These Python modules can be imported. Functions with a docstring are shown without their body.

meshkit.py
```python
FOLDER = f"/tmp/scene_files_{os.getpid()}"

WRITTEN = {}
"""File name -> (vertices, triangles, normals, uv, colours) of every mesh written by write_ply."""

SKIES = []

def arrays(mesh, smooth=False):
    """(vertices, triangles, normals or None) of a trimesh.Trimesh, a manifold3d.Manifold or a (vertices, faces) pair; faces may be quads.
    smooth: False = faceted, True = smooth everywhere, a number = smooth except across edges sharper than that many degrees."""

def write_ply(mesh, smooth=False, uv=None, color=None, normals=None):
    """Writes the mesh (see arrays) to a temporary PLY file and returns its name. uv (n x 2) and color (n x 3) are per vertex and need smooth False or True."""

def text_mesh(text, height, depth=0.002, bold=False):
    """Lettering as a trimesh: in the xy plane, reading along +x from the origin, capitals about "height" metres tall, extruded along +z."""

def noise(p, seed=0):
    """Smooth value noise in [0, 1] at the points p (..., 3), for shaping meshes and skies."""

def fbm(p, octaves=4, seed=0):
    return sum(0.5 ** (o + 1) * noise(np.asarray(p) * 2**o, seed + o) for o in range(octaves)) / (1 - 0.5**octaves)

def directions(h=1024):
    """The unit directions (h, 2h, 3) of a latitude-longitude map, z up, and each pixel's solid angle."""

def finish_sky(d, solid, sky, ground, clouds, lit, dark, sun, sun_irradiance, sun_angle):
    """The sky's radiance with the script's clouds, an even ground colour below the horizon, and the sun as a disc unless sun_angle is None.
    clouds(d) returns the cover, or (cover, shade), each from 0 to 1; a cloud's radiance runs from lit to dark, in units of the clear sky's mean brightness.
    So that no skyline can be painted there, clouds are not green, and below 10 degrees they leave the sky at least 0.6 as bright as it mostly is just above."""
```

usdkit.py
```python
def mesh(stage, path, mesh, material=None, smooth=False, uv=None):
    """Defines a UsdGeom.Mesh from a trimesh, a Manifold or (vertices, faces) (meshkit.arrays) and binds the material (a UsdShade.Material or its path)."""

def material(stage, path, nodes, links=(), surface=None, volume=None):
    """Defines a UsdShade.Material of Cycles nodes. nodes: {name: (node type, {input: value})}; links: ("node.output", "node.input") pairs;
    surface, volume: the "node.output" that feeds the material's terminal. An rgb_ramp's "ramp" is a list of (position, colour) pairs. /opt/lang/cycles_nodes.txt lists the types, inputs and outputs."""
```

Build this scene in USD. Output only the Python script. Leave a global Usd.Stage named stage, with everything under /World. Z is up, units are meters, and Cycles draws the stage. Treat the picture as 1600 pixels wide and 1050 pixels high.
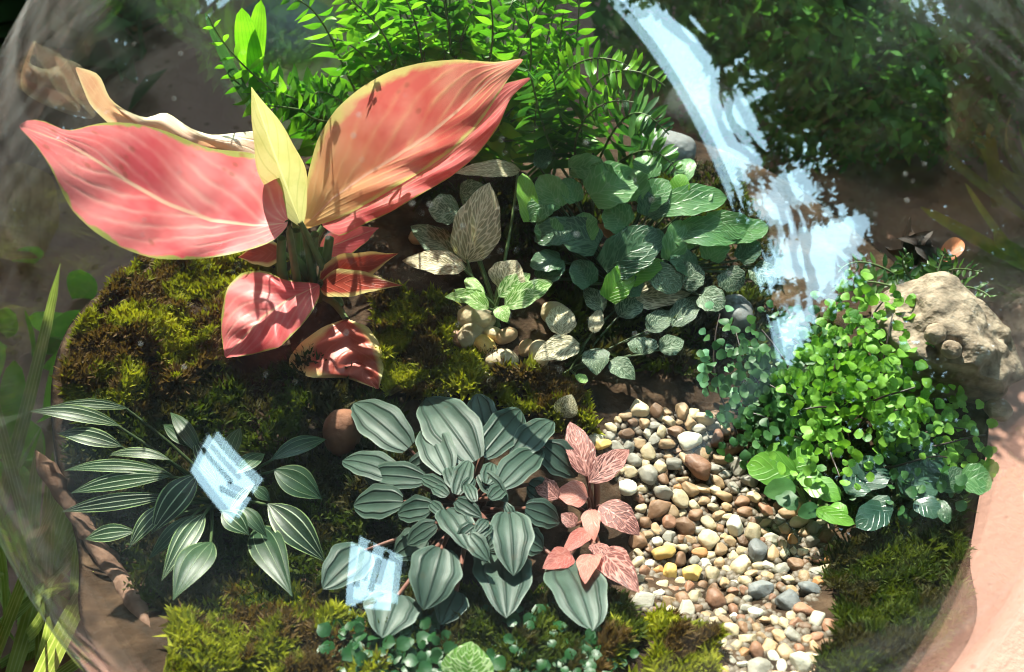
import math, random
import numpy as np, trimesh, usdkit, meshkit
from pxr import Usd, UsdGeom, UsdLux, UsdShade, Gf, Sdf
stage = Usd.Stage.CreateInMemory()
UsdGeom.SetStageUpAxis(stage, "Z"); UsdGeom.SetStageMetersPerUnit(stage, 1.0)
UsdGeom.Xform.Define(stage, "/World"); UsdGeom.Scope.Define(stage, "/World/Looks")
rng = np.random.default_rng(7); random.seed(7)

# ------------------------------------------------------------------ camera, sky, sun
R = 0.26                                    # glass bowl, centre at the origin
CAM = np.array([0.0, -0.55 * math.cos(math.pi / 4), 0.55 * math.sin(math.pi / 4)])
TANH = 0.471
f0 = -CAM / np.linalg.norm(CAM); u0 = np.cross([1, 0, 0], f0)
aim = -0.0065 * np.array([1, 0, 0]) - 0.0146 * u0
F = (aim - CAM) / np.linalg.norm(aim - CAM); RT = np.cross(F, [0, 0, 1]); RT /= np.linalg.norm(RT); UP = np.cross(RT, F)
EXPOSURE, SUN, SKY, CLOUD = 2.58, 0.95, 0.13, 10.0
SUN_EL, SUN_AZ = math.radians(45), math.radians(-14)   # azimuth from +y towards +x
cam = UsdGeom.Camera.Define(stage, "/World/camera")
cam.CreateFocalLengthAttr(36 / (2 * TANH)); cam.CreateHorizontalApertureAttr(36.0); cam.CreateVerticalApertureAttr(36.0 * 672 / 1024)
cam.CreateFStopAttr(36 / (2 * TANH) / 3.6); cam.CreateFocusDistanceAttr(0.575)
cam.CreateClippingRangeAttr(Gf.Vec2f(0.01, 1000)); cam.CreateExposureAttr(EXPOSURE)
m = Gf.Matrix4d(*[float(x) for x in (*RT, 0, *UP, 0, *(-F), 0, *CAM, 1)])
cam.AddTransformOp().Set(m)
SUNDIR = np.array([math.sin(SUN_AZ) * math.cos(SUN_EL), math.cos(SUN_AZ) * math.cos(SUN_EL), math.sin(SUN_EL)])
sun = UsdLux.DistantLight.Define(stage, "/World/sun")
sun.CreateIntensityAttr(SUN); sun.CreateAngleAttr(0.5); sun.CreateNormalizeAttr(True); sun.CreateColorAttr(Gf.Vec3f(1.0, 0.94, 0.82))
zx = np.cross([0, 0, 1], SUNDIR); zx /= np.linalg.norm(zx); zy = np.cross(SUNDIR, zx)
sun.AddTransformOp().Set(Gf.Matrix4d(*[float(x) for x in (*zx, 0, *zy, 0, *SUNDIR, 0, 0, 0, 5, 1)]))
dome = UsdLux.DomeLight.Define(stage, "/World/sky"); dome.CreateIntensityAttr(1.0)
skym = usdkit.material(stage, "/World/Looks/sky", {
    "sky": ("sky_texture", {"sky_type": "single_scattering", "sun_disc": False, "sun_elevation": SUN_EL, "sun_rotation": math.atan2(SUNDIR[0], SUNDIR[1])}),
    "tc": ("texture_coordinate", {}),
    "n": ("noise_texture", {"scale": 3.0, "detail": 5.0, "roughness": 0.55}),
    "r": ("rgb_ramp", {"ramp": [(0.3, (0.55, 0.55, 0.55)), (0.6, (1, 1, 1))]}),
    "mx": ("mix", {"mix_type": "mix", "color2": (0.58 * CLOUD, 0.93 * CLOUD, 1.10 * CLOUD)}),
    "bg": ("background_shader", {"strength": SKY})},
    [("tc.generated", "n.vector"), ("n.fac", "r.fac"), ("sky.color", "mx.color1"), ("r.color", "mx.fac"), ("mx.color", "bg.color")], surface="bg.background")
UsdShade.MaterialBindingAPI.Apply(dome.GetPrim()).Bind(skym)

# ------------------------------------------------------------------ helpers
def nrm(a):
    a = np.asarray(a, float); return a / (np.linalg.norm(a) + 1e-12)
def ray(px, py):
    return nrm(F + RT * (px - 800) / 800 * TANH + UP * (525 - py) / 800 * TANH)
def sstep(x, a, b):
    t = np.clip((x - a) / (b - a), 0, 1); return t * t * (3 - 2 * t)
def terr(x, y):
    """height of the planting surface inside the bowl"""
    x, y = np.asarray(x, float), np.asarray(y, float)
    z = -0.088 + 0.032 * sstep(y, -0.08, 0.22) + 0.046 * sstep(-y, 0.085, 0.18)
    z = z + 0.012 * np.exp(-((x - 0.175) ** 2 + (y + 0.12) ** 2) / 0.004)
    z = z + 0.036 * np.exp(-((x - 0.26) ** 2 / 0.005 + (y - 0.015) ** 2 / 0.006))
    z = z + 0.044 * np.exp(-((x + 0.26) ** 2 / 0.006 + (y + 0.0) ** 2 / 0.008))
    z = z + 0.006 * np.exp(-((x + 0.02) ** 2 + (y - 0.045) ** 2) / 0.004)
    z = z - 0.006 * np.exp(-((x - 0.10) ** 2) / 0.003) * sstep(-y, -0.05, 0.05)
    return z
def W(px, py, h=0.0):
    """point on the planting surface (raised by h metres) seen at photo pixel px, py"""
    d = ray(px, py); t = np.linspace(0.25, 1.1, 1200); p = CAM + t[:, None] * d
    g = p[:, 2] - terr(p[:, 0], p[:, 1]) - h
    k = np.nonzero(g < 0)[0]; k = k[0] if len(k) else -1
    if k <= 0: return p[k]
    a = g[k - 1] / (g[k - 1] - g[k]); return p[k - 1] * (1 - a) + p[k] * a
def Wn(pts, h=0.0):
    pts = np.asarray(pts, float); out = np.zeros((len(pts), 3)); T_ = np.linspace(0.3, 1.0, 350)
    for k in range(0, len(pts), 4000):
        q = pts[k:k + 4000]; d = F + np.outer((q[:, 0] - 800) / 800 * TANH, RT) + np.outer((525 - q[:, 1]) / 800 * TANH, UP); d /= np.linalg.norm(d, axis=1, keepdims=True)
        P = CAM + T_[None, :, None] * d[:, None, :]; g = P[..., 2] - terr(P[..., 0], P[..., 1]) - h
        i = np.maximum(np.argmax(g < 0, axis=1), 1); r_ = np.arange(len(q)); w = (g[r_, i - 1] / (g[r_, i - 1] - g[r_, i]))[:, None]
        out[k:k + 4000] = P[r_, i - 1] * (1 - w) + P[r_, i] * w
    return out
def V(px, py, y):
    """point seen at photo pixel px, py at depth y, kept inside the bowl"""
    d = ray(px, py); t = (y - CAM[1]) / d[1]; b = CAM @ d; D = b * b - CAM @ CAM + (R - 0.010) ** 2
    if D > 0: t = min(max(t, -b - math.sqrt(D)), -b + math.sqrt(D))
    return CAM + d * t
def FL(px, py, h=0.0):
    d = ray(px, py); return CAM + d * (FLOOR + h - CAM[2]) / d[2]
def mpp(p):
    return float((np.asarray(p) - CAM) @ F) * TANH / 800
FLOOR = -0.262
made = {}
def numbered(path):
    k = made.get(path, 0); made[path] = k + 1
    return path if k == 0 else f"{path}_{k:03d}"
def tag(prim, label=None, cat=None, group=None, kind=None):
    p = prim.GetPrim() if hasattr(prim, "GetPrim") else prim
    for k, v in (("label", label), ("category", cat), ("group", group), ("kind", kind)):
        if v: p.SetCustomDataByKey(k, v)
    return p
class Thing:
    def __init__(s, name, base, label, cat, group=None, kind=None):
        s.path = numbered("/World/" + name); s.base = np.asarray(base, float)
        x = UsdGeom.Xform.Define(stage, s.path); x.AddTranslateOp().Set(Gf.Vec3d(*map(float, base)))
        tag(x, label, cat, group, kind)
    def part(s, name, mesh, mat, under=None, uv=None, smooth=True, label=None):
        path = numbered((under or s.path) + "/" + name)
        v, f = mesh
        usdkit.mesh(stage, path, (np.asarray(v) - s.base, f), mat, smooth=smooth, uv=uv)
        if label: tag(stage.GetPrimAtPath(path), label)
        return path
def top(name, mesh, mat, label=None, cat=None, group=None, kind=None, smooth=True, uv=None):
    path = numbered("/World/" + name)
    v, f = (mesh.vertices, mesh.faces) if hasattr(mesh, "vertices") else mesh
    usdkit.mesh(stage, path, (np.asarray(v), np.asarray(f)), mat, smooth=smooth, uv=uv)
    return tag(stage.GetPrimAtPath(path), label, cat, group, kind)
def join(ms):
    vs, fs, n = [], [], 0
    for v, f in ms:
        vs.append(np.asarray(v)); fs.append(np.asarray(f) + n); n += len(v)
    return np.vstack(vs), np.vstack(fs)
def tube(pts, rad, sides=6):
    p = np.asarray(pts, float); rad = np.broadcast_to(rad, (len(p),))
    t = np.gradient(p, axis=0); t /= np.linalg.norm(t, axis=1, keepdims=True) + 1e-12
    a = np.cross(t, np.where(np.abs(t[:, 2:]) < 0.9, [0, 0, 1.0], [1.0, 0, 0])); a /= np.linalg.norm(a, axis=1, keepdims=True) + 1e-12
    b = np.cross(t, a); an = np.arange(sides) * 2 * np.pi / sides
    v = p[:, None] + rad[:, None, None] * (np.cos(an)[None, :, None] * a[:, None] + np.sin(an)[None, :, None] * b[:, None])
    i, j = np.meshgrid(np.arange(len(p) - 1), np.arange(sides), indexing="ij")
    q = np.stack([i * sides + j, i * sides + (j + 1) % sides, (i + 1) * sides + (j + 1) % sides, (i + 1) * sides + j], -1).reshape(-1, 4)
    return v.reshape(-1, 3), np.vstack([q[:, [0, 1, 2]], q[:, [0, 2, 3]]])
def bez(a, b, c, n=8):
    t = np.linspace(0, 1, n)[:, None]; return (1 - t) ** 2 * a + 2 * t * (1 - t) * b + t * t * c
PROF = {
    "ovate": lambda u: np.sin(np.pi * u ** 0.72) ** 0.75,
    "pep": lambda u: np.sin(np.pi * np.clip(u * 0.96 + 0.04, 0, 1) ** 0.80) ** 0.66,
    "petal": lambda u: sstep(u, -0.15, 0.5) * (1 - sstep(u, 0.72, 1.04) * 0.7),
    "acum": lambda u: np.sin(np.pi * np.clip(u, 0, 1) ** 0.66) ** 0.9 * (1 - 0.25 * sstep(u, 0.75, 0.95)),
    "lance": lambda u: np.sin(np.pi * u ** 0.85) ** 1.05,
    "round": lambda u: np.sin(np.pi * u ** 0.9) ** 0.5,
    "heart": lambda u: (np.clip(1 - ((u - 0.42) / 0.58) ** 2, 0, 1)) ** 0.6,
    "fan": lambda u: sstep(u, -0.1, 0.75) * (1 - sstep(u, 0.85, 1.03) * 0.75),
    "strap": lambda u: np.sin(np.pi * np.clip(u * 0.86 + 0.14, 0, 1)) ** 0.45}
def leaf(base, tip, width, hint, prof="ovate", sag=0.1, fold=0.12, ripple=0.0, nrip=3, wave=0.0, nu=14, nv=10, side_bend=0.0, seed=0, cup=0.0):
    base, tip = np.asarray(base, float), np.asarray(tip, float)
    ax = tip - base; L = np.linalg.norm(ax); ax = ax / L
    n = nrm(hint - ax * (np.asarray(hint) @ ax)); s = np.cross(ax, n)
    u = np.linspace(0, 1, nu + 1); v = np.linspace(-1, 1, nv + 1)
    U, Vv = np.meshgrid(u, v, indexing="ij")
    w = PROF[prof](np.clip(u, 0.0, 1.0)); w = np.maximum(w, 0.015)[:, None] * width / 2
    c = base + np.outer(u, ax) * L + np.outer(4 * u * (1 - u), n) * sag * L + np.outer(4 * u * (1 - u), s) * side_bend * L
    a = np.abs(Vv)
    off = fold * w * a + cup * w * a ** 2
    if ripple: off = off + ripple * width * (np.cos(Vv * np.pi * nrip) - 1) * 0.5 * np.sin(np.pi * U) ** 0.5
    if wave:
        off = off + wave * width * a ** 2 * np.sin(U * 11 + seed * 1.7 + np.sign(Vv) * 1.3)
    pw = w * (1 - 0.12 * np.abs(fold) * a)
    if wave: pw = pw * (1 + 0.05 * np.sin(U * 17 + seed * 2.1 + np.sign(Vv)))
    P = c[:, None, :] + (pw * Vv)[..., None] * s + off[..., None] * n
    i, j = np.meshgrid(np.arange(nu), np.arange(nv), indexing="ij"); k = nv + 1
    q = np.stack([i * k + j, (i + 1) * k + j, (i + 1) * k + j + 1, i * k + j + 1], -1).reshape(-1, 4)
    uv = np.stack([U, Vv * 0.5 + 0.5], -1).reshape(-1, 2)
    return (P.reshape(-1, 3), np.vstack([q[:, [0, 1, 2]], q[:, [0, 2, 3]]])), uv
def resample(px, n):
    px = np.asarray(px, float); s = np.r_[0, np.cumsum(np.hypot(*np.diff(px, axis=0).T))]; t = np.linspace(0, s[-1], n)
    return np.column_stack([np.interp(t, s, px[:, 0]), np.interp(t, s, px[:, 1])])
def leaf_edges(left, mid, right, y0, y1, lean, bulge=0.0022, wave=0.0016, nu=34, nv=18, seed=0):
    """a broad leaf from its two margins and its midrib; it leans back by `lean` and runs from depth y0 at the base to y1 at the tip"""
    A, M, B = (resample(q, nu + 1) for q in (left, mid, right)); u = np.linspace(0, 1, nu + 1); v = np.linspace(-1, 1, nv + 1); rows = []
    from scipy.ndimage import gaussian_filter1d
    A, B = (gaussian_filter1d(q, 0.8, axis=0, mode="nearest") for q in (A, B))
    for k in range(nu + 1):
        yb = y0 + (y1 - y0) * u[k]; row = []
        for w in v:
            e = A[k] if w < 0 else B[k]; q = M[k] + (e - M[k]) * abs(w)
            dy = lean * (M[k][1] - q[1]) * 0.00042 - bulge * math.sin(math.pi * abs(w)) * math.sin(math.pi * u[k]) + wave * abs(w) * math.sin(u[k] * 16 + seed + (w > 0) * 2) + 0.0012 * math.sin(u[k] * 26 - abs(w) * 5) * math.sin(math.pi * u[k])
            row.append(V(q[0], q[1], yb + dy))
        rows.append(row)
    P = np.array(rows).reshape(-1, 3); i, j = np.meshgrid(np.arange(nu), np.arange(nv), indexing="ij"); k = nv + 1
    q = np.stack([i * k + j, (i + 1) * k + j, (i + 1) * k + j + 1, i * k + j + 1], -1).reshape(-1, 4)
    U, VV = np.meshgrid(u, v, indexing="ij")
    return (P, np.vstack([q[:, [0, 1, 2]], q[:, [0, 2, 3]]])), np.stack([U, VV * 0.5 + 0.5], -1).reshape(-1, 2)
def rock(center, radii, seed, rough=0.18, sub=2, freq=1.2, rot=None, chip=0):
    m = trimesh.creation.icosphere(sub); v = m.vertices.copy()
    d = meshkit.fbm(v * freq + seed * 7.3 + 50, 3, seed) - 0.5
    v = v * (1 + rough * 2 * d)[:, None]
    v = np.sign(v) * np.abs(v) ** 0.9
    if chip:
        rr_ = np.random.default_rng(seed)
        for _ in range(chip):
            n_ = rr_.normal(size=3); n_ /= np.linalg.norm(n_); v = v - np.maximum(0, v @ n_ - (0.58 + 0.3 * rr_.random()))[:, None] * n_ * 0.92
    v = v * np.asarray(radii)
    if rot is not None: v = v @ rot.T
    return v + np.asarray(center), m.faces
def rotm(r):
    return trimesh.transformations.random_rotation_matrix(r.random(3))[:3, :3]
def rotz(a):
    c, s = math.cos(a), math.sin(a); return np.array([[c, -s, 0], [s, c, 0], [0, 0, 1.0]])

# ------------------------------------------------------------------ materials
class G:
    def __init__(s): s.n, s.l, s.k = {}, [], 0
    def add(s, kind, **inp):
        name = f"n{s.k}"; s.k += 1; vals = {}
        for a, b in inp.items():
            if isinstance(b, tuple) and len(b) == 2 and b[0] == "@": s.l.append((b[1], f"{name}.{a}"))
            else: vals[a] = b
        s.n[name] = (kind, vals); return name
    def math(s, op, a, b=0.0):
        return ("@", s.add("math", math_type=op, value1=a, value2=b) + ".value")
    def mixc(s, fac, a, b, t="mix"):
        return ("@", s.add("mix", mix_type=t, fac=fac, color1=a, color2=b) + ".color")
    def ramp(s, fac, stops):
        return ("@", s.add("rgb_ramp", fac=fac, ramp=stops) + ".color")
    def noise(s, vec, scale, detail=3.0, out="fac"):
        return ("@", s.add("noise_texture", vector=vec, scale=scale, detail=detail) + "." + out)
    def make(s, name, surface):
        return usdkit.material(stage, "/World/Looks/" + name, s.n, s.l, surface=surface)
def gray(x): return (x, x, x)
def mat_basic(name, stops, scale=40.0, rough=0.6, bump=0.0, bscale=None, spec=0.5, detail=4.0, rnd=0.0, islands=0.0, transl=0.0, coat=0.0):
    g = G(); pos = ("@", g.add("texture_coordinate") + ".object")
    n = g.noise(pos, scale, detail)
    if rnd:
        o = ("@", g.add("object_info") + ".random")
        n = g.math("add", n, g.math("multiply", g.math("subtract", o, 0.5), rnd))
    if islands:
        o = ("@", g.add("geometry") + ".random_per_island")
        n = g.math("add", n, g.math("multiply", g.math("subtract", o, 0.5), islands))
    c = g.ramp(n, stops)
    kw = dict(base_color=c, roughness=rough, specular_ior_level=spec)
    if coat: kw.update(coat_weight=coat, coat_roughness=0.1)
    if bump:
        bn = g.noise(pos, bscale or scale * 3, 5.0)
        kw["normal"] = ("@", g.add("bump", height=bn, strength=0.6, distance=bump) + ".normal")
    p = g.add("principled_bsdf", **kw)
    if transl:
        t = g.add("translucent_bsdf", color=g.mixc(1.0, c, (1.25, 1.3, 0.6), "multiply"))
        mx = g.add("mix_closure", fac=transl, closure1=("@", p + ".BSDF"), closure2=("@", t + ".BSDF"))
        return g.make(name, mx + ".closure")
    return g.make(name, p + ".BSDF")
def mat_leaf(name, lo, hi, vein=None, mode="lateral", nv=7, slant=0.45, vwidth=0.12, vamt=1.0, edge=None, ewidth=0.1, mid=None, midw=0.06,
             rough=0.42, transl=0.3, tint=(1.2, 1.25, 0.7), nscale=5.0, spec=0.45, net=9.0, rnd=0.25, bump=0.0006, base=None, center=None, vnoise=0.0, spots=None, sscale=170.0, samt=0.7):
    """lo..hi: blade colours; veins, edge and midrib are laid out along and across the blade"""
    g = G(); tc = g.add("texture_coordinate"); uv = ("@", tc + ".UV")
    sp = g.add("separate_xyz", vector=uv); u, v = ("@", sp + ".x"), ("@", sp + ".y")
    av = g.math("multiply", g.math("absolute", g.math("subtract", v, 0.5)), 2.0)
    obj = ("@", tc + ".object"); orn = ("@", g.add("object_info") + ".random")
    n = g.noise(obj, nscale * 12, 4.0)
    n = g.math("add", n, g.math("multiply", g.math("subtract", orn, 0.5), rnd))
    c = g.ramp(n, [(0.32, lo), (0.68, hi)])
    if center is not None:
        c = g.mixc(g.math("multiply", ("@", g.add("map_range", value=av, from_min=0.75, from_max=0.1, to_min=0.0, to_max=1.0, clamp=True) + ".result"), 0.8), c, center)
    if base is not None:
        c = g.mixc(("@", g.add("map_range", value=u, from_min=0.45, from_max=0.0, to_min=0.0, to_max=0.9, clamp=True) + ".result"), c, base)
    h = n
    if vein is not None:
        if mode == "lateral":
            t = g.math("subtract", u, g.math("multiply", av, slant))
            t = g.math("add", t, g.math("multiply", g.noise(obj, 60, 2.0), 0.10))
            d = g.math("absolute", g.math("subtract", g.math("fraction", g.math("multiply", t, float(nv))), 0.5))
            fac = ("@", g.add("map_range", value=d, from_min=vwidth, from_max=0.0, to_min=0.0, to_max=vamt, clamp=True) + ".result")
        elif mode == "long":       # veins that run from base to tip
            d = g.math("absolute", g.math("subtract", g.math("fraction", g.math("add", g.math("multiply", av, float(nv)), 0.5)), 0.5))
            fac = ("@", g.add("map_range", value=d, from_min=vwidth, from_max=0.02, to_min=0.0, to_max=vamt, clamp=True) + ".result")
        else:                      # net
            cv = ("@", g.add("combine_xyz", x=g.math("multiply", g.math("subtract", u, g.math("multiply", av, slant)), net), y=g.math("multiply", v, net * 0.55), z=g.math("multiply", orn, 31.0)) + ".vector")
            vo = g.add("voronoi_texture", feature="distance_to_edge", vector=cv, scale=1.0, randomness=0.75)
            fac = ("@", g.add("map_range", value=("@", vo + ".distance"), from_min=vwidth, from_max=0.02, to_min=0.0, to_max=vamt, clamp=True) + ".result")
        if vnoise:
            vn = ("@", g.add("map_range", value=g.noise(obj, 38, 3.0), from_min=0.40, from_max=0.62, to_min=1 - vnoise, to_max=1.0, clamp=True) + ".result")
            fac = g.math("multiply", g.math("multiply", fac, vn), ("@", g.add("map_range", value=av, from_min=1.0, from_max=0.6, to_min=0.1, to_max=1.0, clamp=True) + ".result"))
        c = g.mixc(fac, c, vein); h = g.math("subtract", n, g.math("multiply", fac, 0.8))
    if mid is not None:
        c = g.mixc(("@", g.add("map_range", value=av, from_min=midw, from_max=midw * 0.3, to_min=0.0, to_max=1.0, clamp=True) + ".result"), c, mid)
    if edge is not None:
        e = g.math("add", av, g.math("multiply", g.math("subtract", g.noise(obj, 90, 3.0), 0.5), 0.25))
        c = g.mixc(("@", g.add("map_range", value=e, from_min=1 - ewidth * 1.6, from_max=1 - ewidth * 0.6, to_min=0.0, to_max=1.0, clamp=True) + ".result"), c, edge)
    if spots is not None:
        vo = g.add("voronoi_texture", vector=obj, scale=sscale, randomness=1.0)
        on = g.math("greater_than", ("@", g.add("separate_color", color=("@", vo + ".color")) + ".g"), 0.74)
        sf = g.math("multiply", ("@", g.add("map_range", value=("@", vo + ".distance"), from_min=0.30, from_max=0.12, to_min=0.0, to_max=samt, clamp=True) + ".result"), on)
        c = g.mixc(sf, c, spots)
    nm = ("@", g.add("bump", height=h, strength=0.7, distance=bump) + ".normal")
    p = g.add("principled_bsdf", base_color=c, roughness=rough, specular_ior_level=spec, normal=nm)
    tcol = g.mixc(1.0, c, tint, "multiply")
    t = g.add("translucent_bsdf", color=tcol)
    mx = g.add("mix_closure", fac=transl, closure1=("@", p + ".BSDF"), closure2=("@", t + ".BSDF"))
    return g.make(name, mx + ".closure")
# ------------------------------------------------------------------ setting: floor, bowl, planting bed, porch
def floor_material():
    g = G(); pos = ("@", g.add("texture_coordinate") + ".object")
    c = g.ramp(g.noise(pos, 9.0, 5.0), [(0.3, (0.22, 0.112, 0.088)), (0.7, (0.30, 0.165, 0.13))])
    c = g.mixc(g.math("multiply", g.noise(pos, 160.0, 4.0), 0.6), c, (0.25, 0.135, 0.10))
    vo = g.add("voronoi_texture", vector=pos, scale=75.0, randomness=1.0)
    pick = g.math("greater_than", ("@", g.add("separate_color", color=("@", vo + ".color")) + ".r"), 0.6)
    pit = g.math("multiply", ("@", g.add("map_range", value=("@", vo + ".distance"), from_min=0.27, from_max=0.16, to_min=0.0, to_max=1.0, clamp=True) + ".result"), pick)
    c = g.mixc(g.math("multiply", pit, 0.8), c, (0.13, 0.065, 0.04))
    nm = ("@", g.add("bump", height=g.math("subtract", g.noise(pos, 220.0, 4.0), pit), strength=0.7, distance=0.002) + ".normal")
    p = g.add("principled_bsdf", base_color=c, roughness=0.85, normal=nm, specular_ior_level=0.25)
    return g.make("terracotta_floor", p + ".BSDF")
def flat(poly, z):
    v = np.array(poly, float); return np.column_stack([v, np.full(len(v), z)]), np.array([(0, k, k + 1) for k in range(1, len(v) - 1)])
fm = trimesh.creation.box(extents=(7.9, 3.48, 0.12)); fm.apply_translation((0.55, 1.46, FLOOR - 0.06))
top("floor", fm, floor_material(), "smooth pinkish terracotta ledge dotted with small dark pits, under the glass bowl", "floor", kind="structure", smooth=False)
top("ground", flat([(-3.4, 0.3), (-3.0, -0.1), (3.6, -6.7), (5.5, -6.7), (5.5, 0.3)], -1.2), mat_basic("dark_ground", [(0.3, (0.02, 0.016, 0.012)), (0.7, (0.05, 0.04, 0.03))], 5, 0.9), "dark ground below the terracotta ledge", "ground", kind="structure", smooth=False)

def glass_material():
    g = G(); pos = ("@", g.add("texture_coordinate") + ".object")
    mp = ("@", g.add("mapping", vector=pos, scale=(1.0, 1.0, 1.0)) + ".vector")
    h = g.noise(mp, 5.0, 0.0)
    ring = g.noise(("@", g.add("mapping", vector=pos, scale=(5.0, 5.0, 95.0)) + ".vector"), 1.0, 2.0)
    nm = ("@", g.add("bump", height=h, strength=1.0, distance=0.0035) + ".normal")
    lw = ("@", g.add("layer_weight", blend=0.5) + ".facing")
    fac = g.math("add", g.math("multiply", g.math("power", lw, 5.0), 0.6), 0.095)
    tr = g.add("transparent_bsdf", color=(0.975, 0.985, 0.975)); gl = g.add("glossy_bsdf", color=gray(1.0), roughness=0.015, normal=nm)
    mx = g.add("mix_closure", fac=fac, closure1=("@", tr + ".BSDF"), closure2=("@", gl + ".BSDF"))
    # dusty film drawn out in rings round the bowl, seen where the glass is looked through at a slant
    fl = g.math("multiply", g.math("power", lw, 3.0), ("@", g.add("map_range", value=ring, from_min=0.46, from_max=0.66, to_min=0.0, to_max=0.22, clamp=True) + ".result"))
    fl = g.math("minimum", g.math("add", fl, g.math("multiply", g.math("power", g.noise(pos, 9.0, 3.0), 4.0), 0.03)), 0.6)
    df = g.add("diffuse_bsdf", color=(0.62, 0.60, 0.55)); tl = g.add("translucent_bsdf", color=(0.62, 0.60, 0.55))
    film = g.add("mix_closure", fac=0.55, closure1=("@", df + ".BSDF"), closure2=("@", tl + ".BSDF"))
    out = g.add("mix_closure", fac=fl, closure1=("@", mx + ".closure"), closure2=("@", film + ".closure"))
    return g.make("clear_glass", out + ".closure")
GL = glass_material()
def plain_glass():
    g = G(); lw = ("@", g.add("layer_weight", blend=0.5) + ".facing")
    fac = g.math("add", g.math("multiply", g.math("power", lw, 5.0), 0.6), 0.095)
    tr_ = g.add("transparent_bsdf", color=(0.975, 0.985, 0.975)); gl = g.add("glossy_bsdf", color=gray(1.0), roughness=0.012)
    return g.make("plain_glass", g.add("mix_closure", fac=fac, closure1=("@", tr_ + ".BSDF"), closure2=("@", gl + ".BSDF")) + ".closure")
GLI = plain_glass()
a0 = math.asin(0.10 / R)
def shell(rad, a, n=72, k=96):
    th = np.linspace(a, math.pi, n); ph = np.arange(k) * 2 * math.pi / k
    T, P = np.meshgrid(th, ph, indexing="ij")
    rr = rad * (1 + 0.0025 * np.sin(5 * P + 3 * T) * np.sin(T) + 0.002 * np.sin(9 * T + 2 * P))
    v = np.stack([rr * np.sin(T) * np.cos(P), rr * np.sin(T) * np.sin(P), np.maximum(rr * np.cos(T), -0.2595 if rad == R else -0.2560)], -1)
    i, j = np.meshgrid(np.arange(n - 1), np.arange(k), indexing="ij")
    q = np.stack([i * k + j, (i + 1) * k + j, (i + 1) * k + (j + 1) % k, i * k + (j + 1) % k], -1).reshape(-1, 4)
    return v.reshape(-1, 3), np.vstack([q[:, [0, 1, 2]], q[:, [0, 2, 3]]])
ov, of = shell(R, a0); iv, inf = shell(R - 0.004, a0)
bowl = Thing("glass_bowl", (0, 0, -0.2595), "large round clear glass terrarium bowl holding the whole miniature garden", "glass bowl")
bowl.part("wall", (ov, of), GL)
bowl.part("inner_wall", (iv, inf[:, ::-1]), GLI)
an = np.linspace(0, 2 * np.pi, 65); zr = (R - 0.002) * math.cos(a0)
bowl.part("rim", tube(np.column_stack([0.0998 * np.cos(an), 0.0998 * np.sin(an), np.full(65, zr + 0.004)]), 0.0042, 10), GL)

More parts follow.
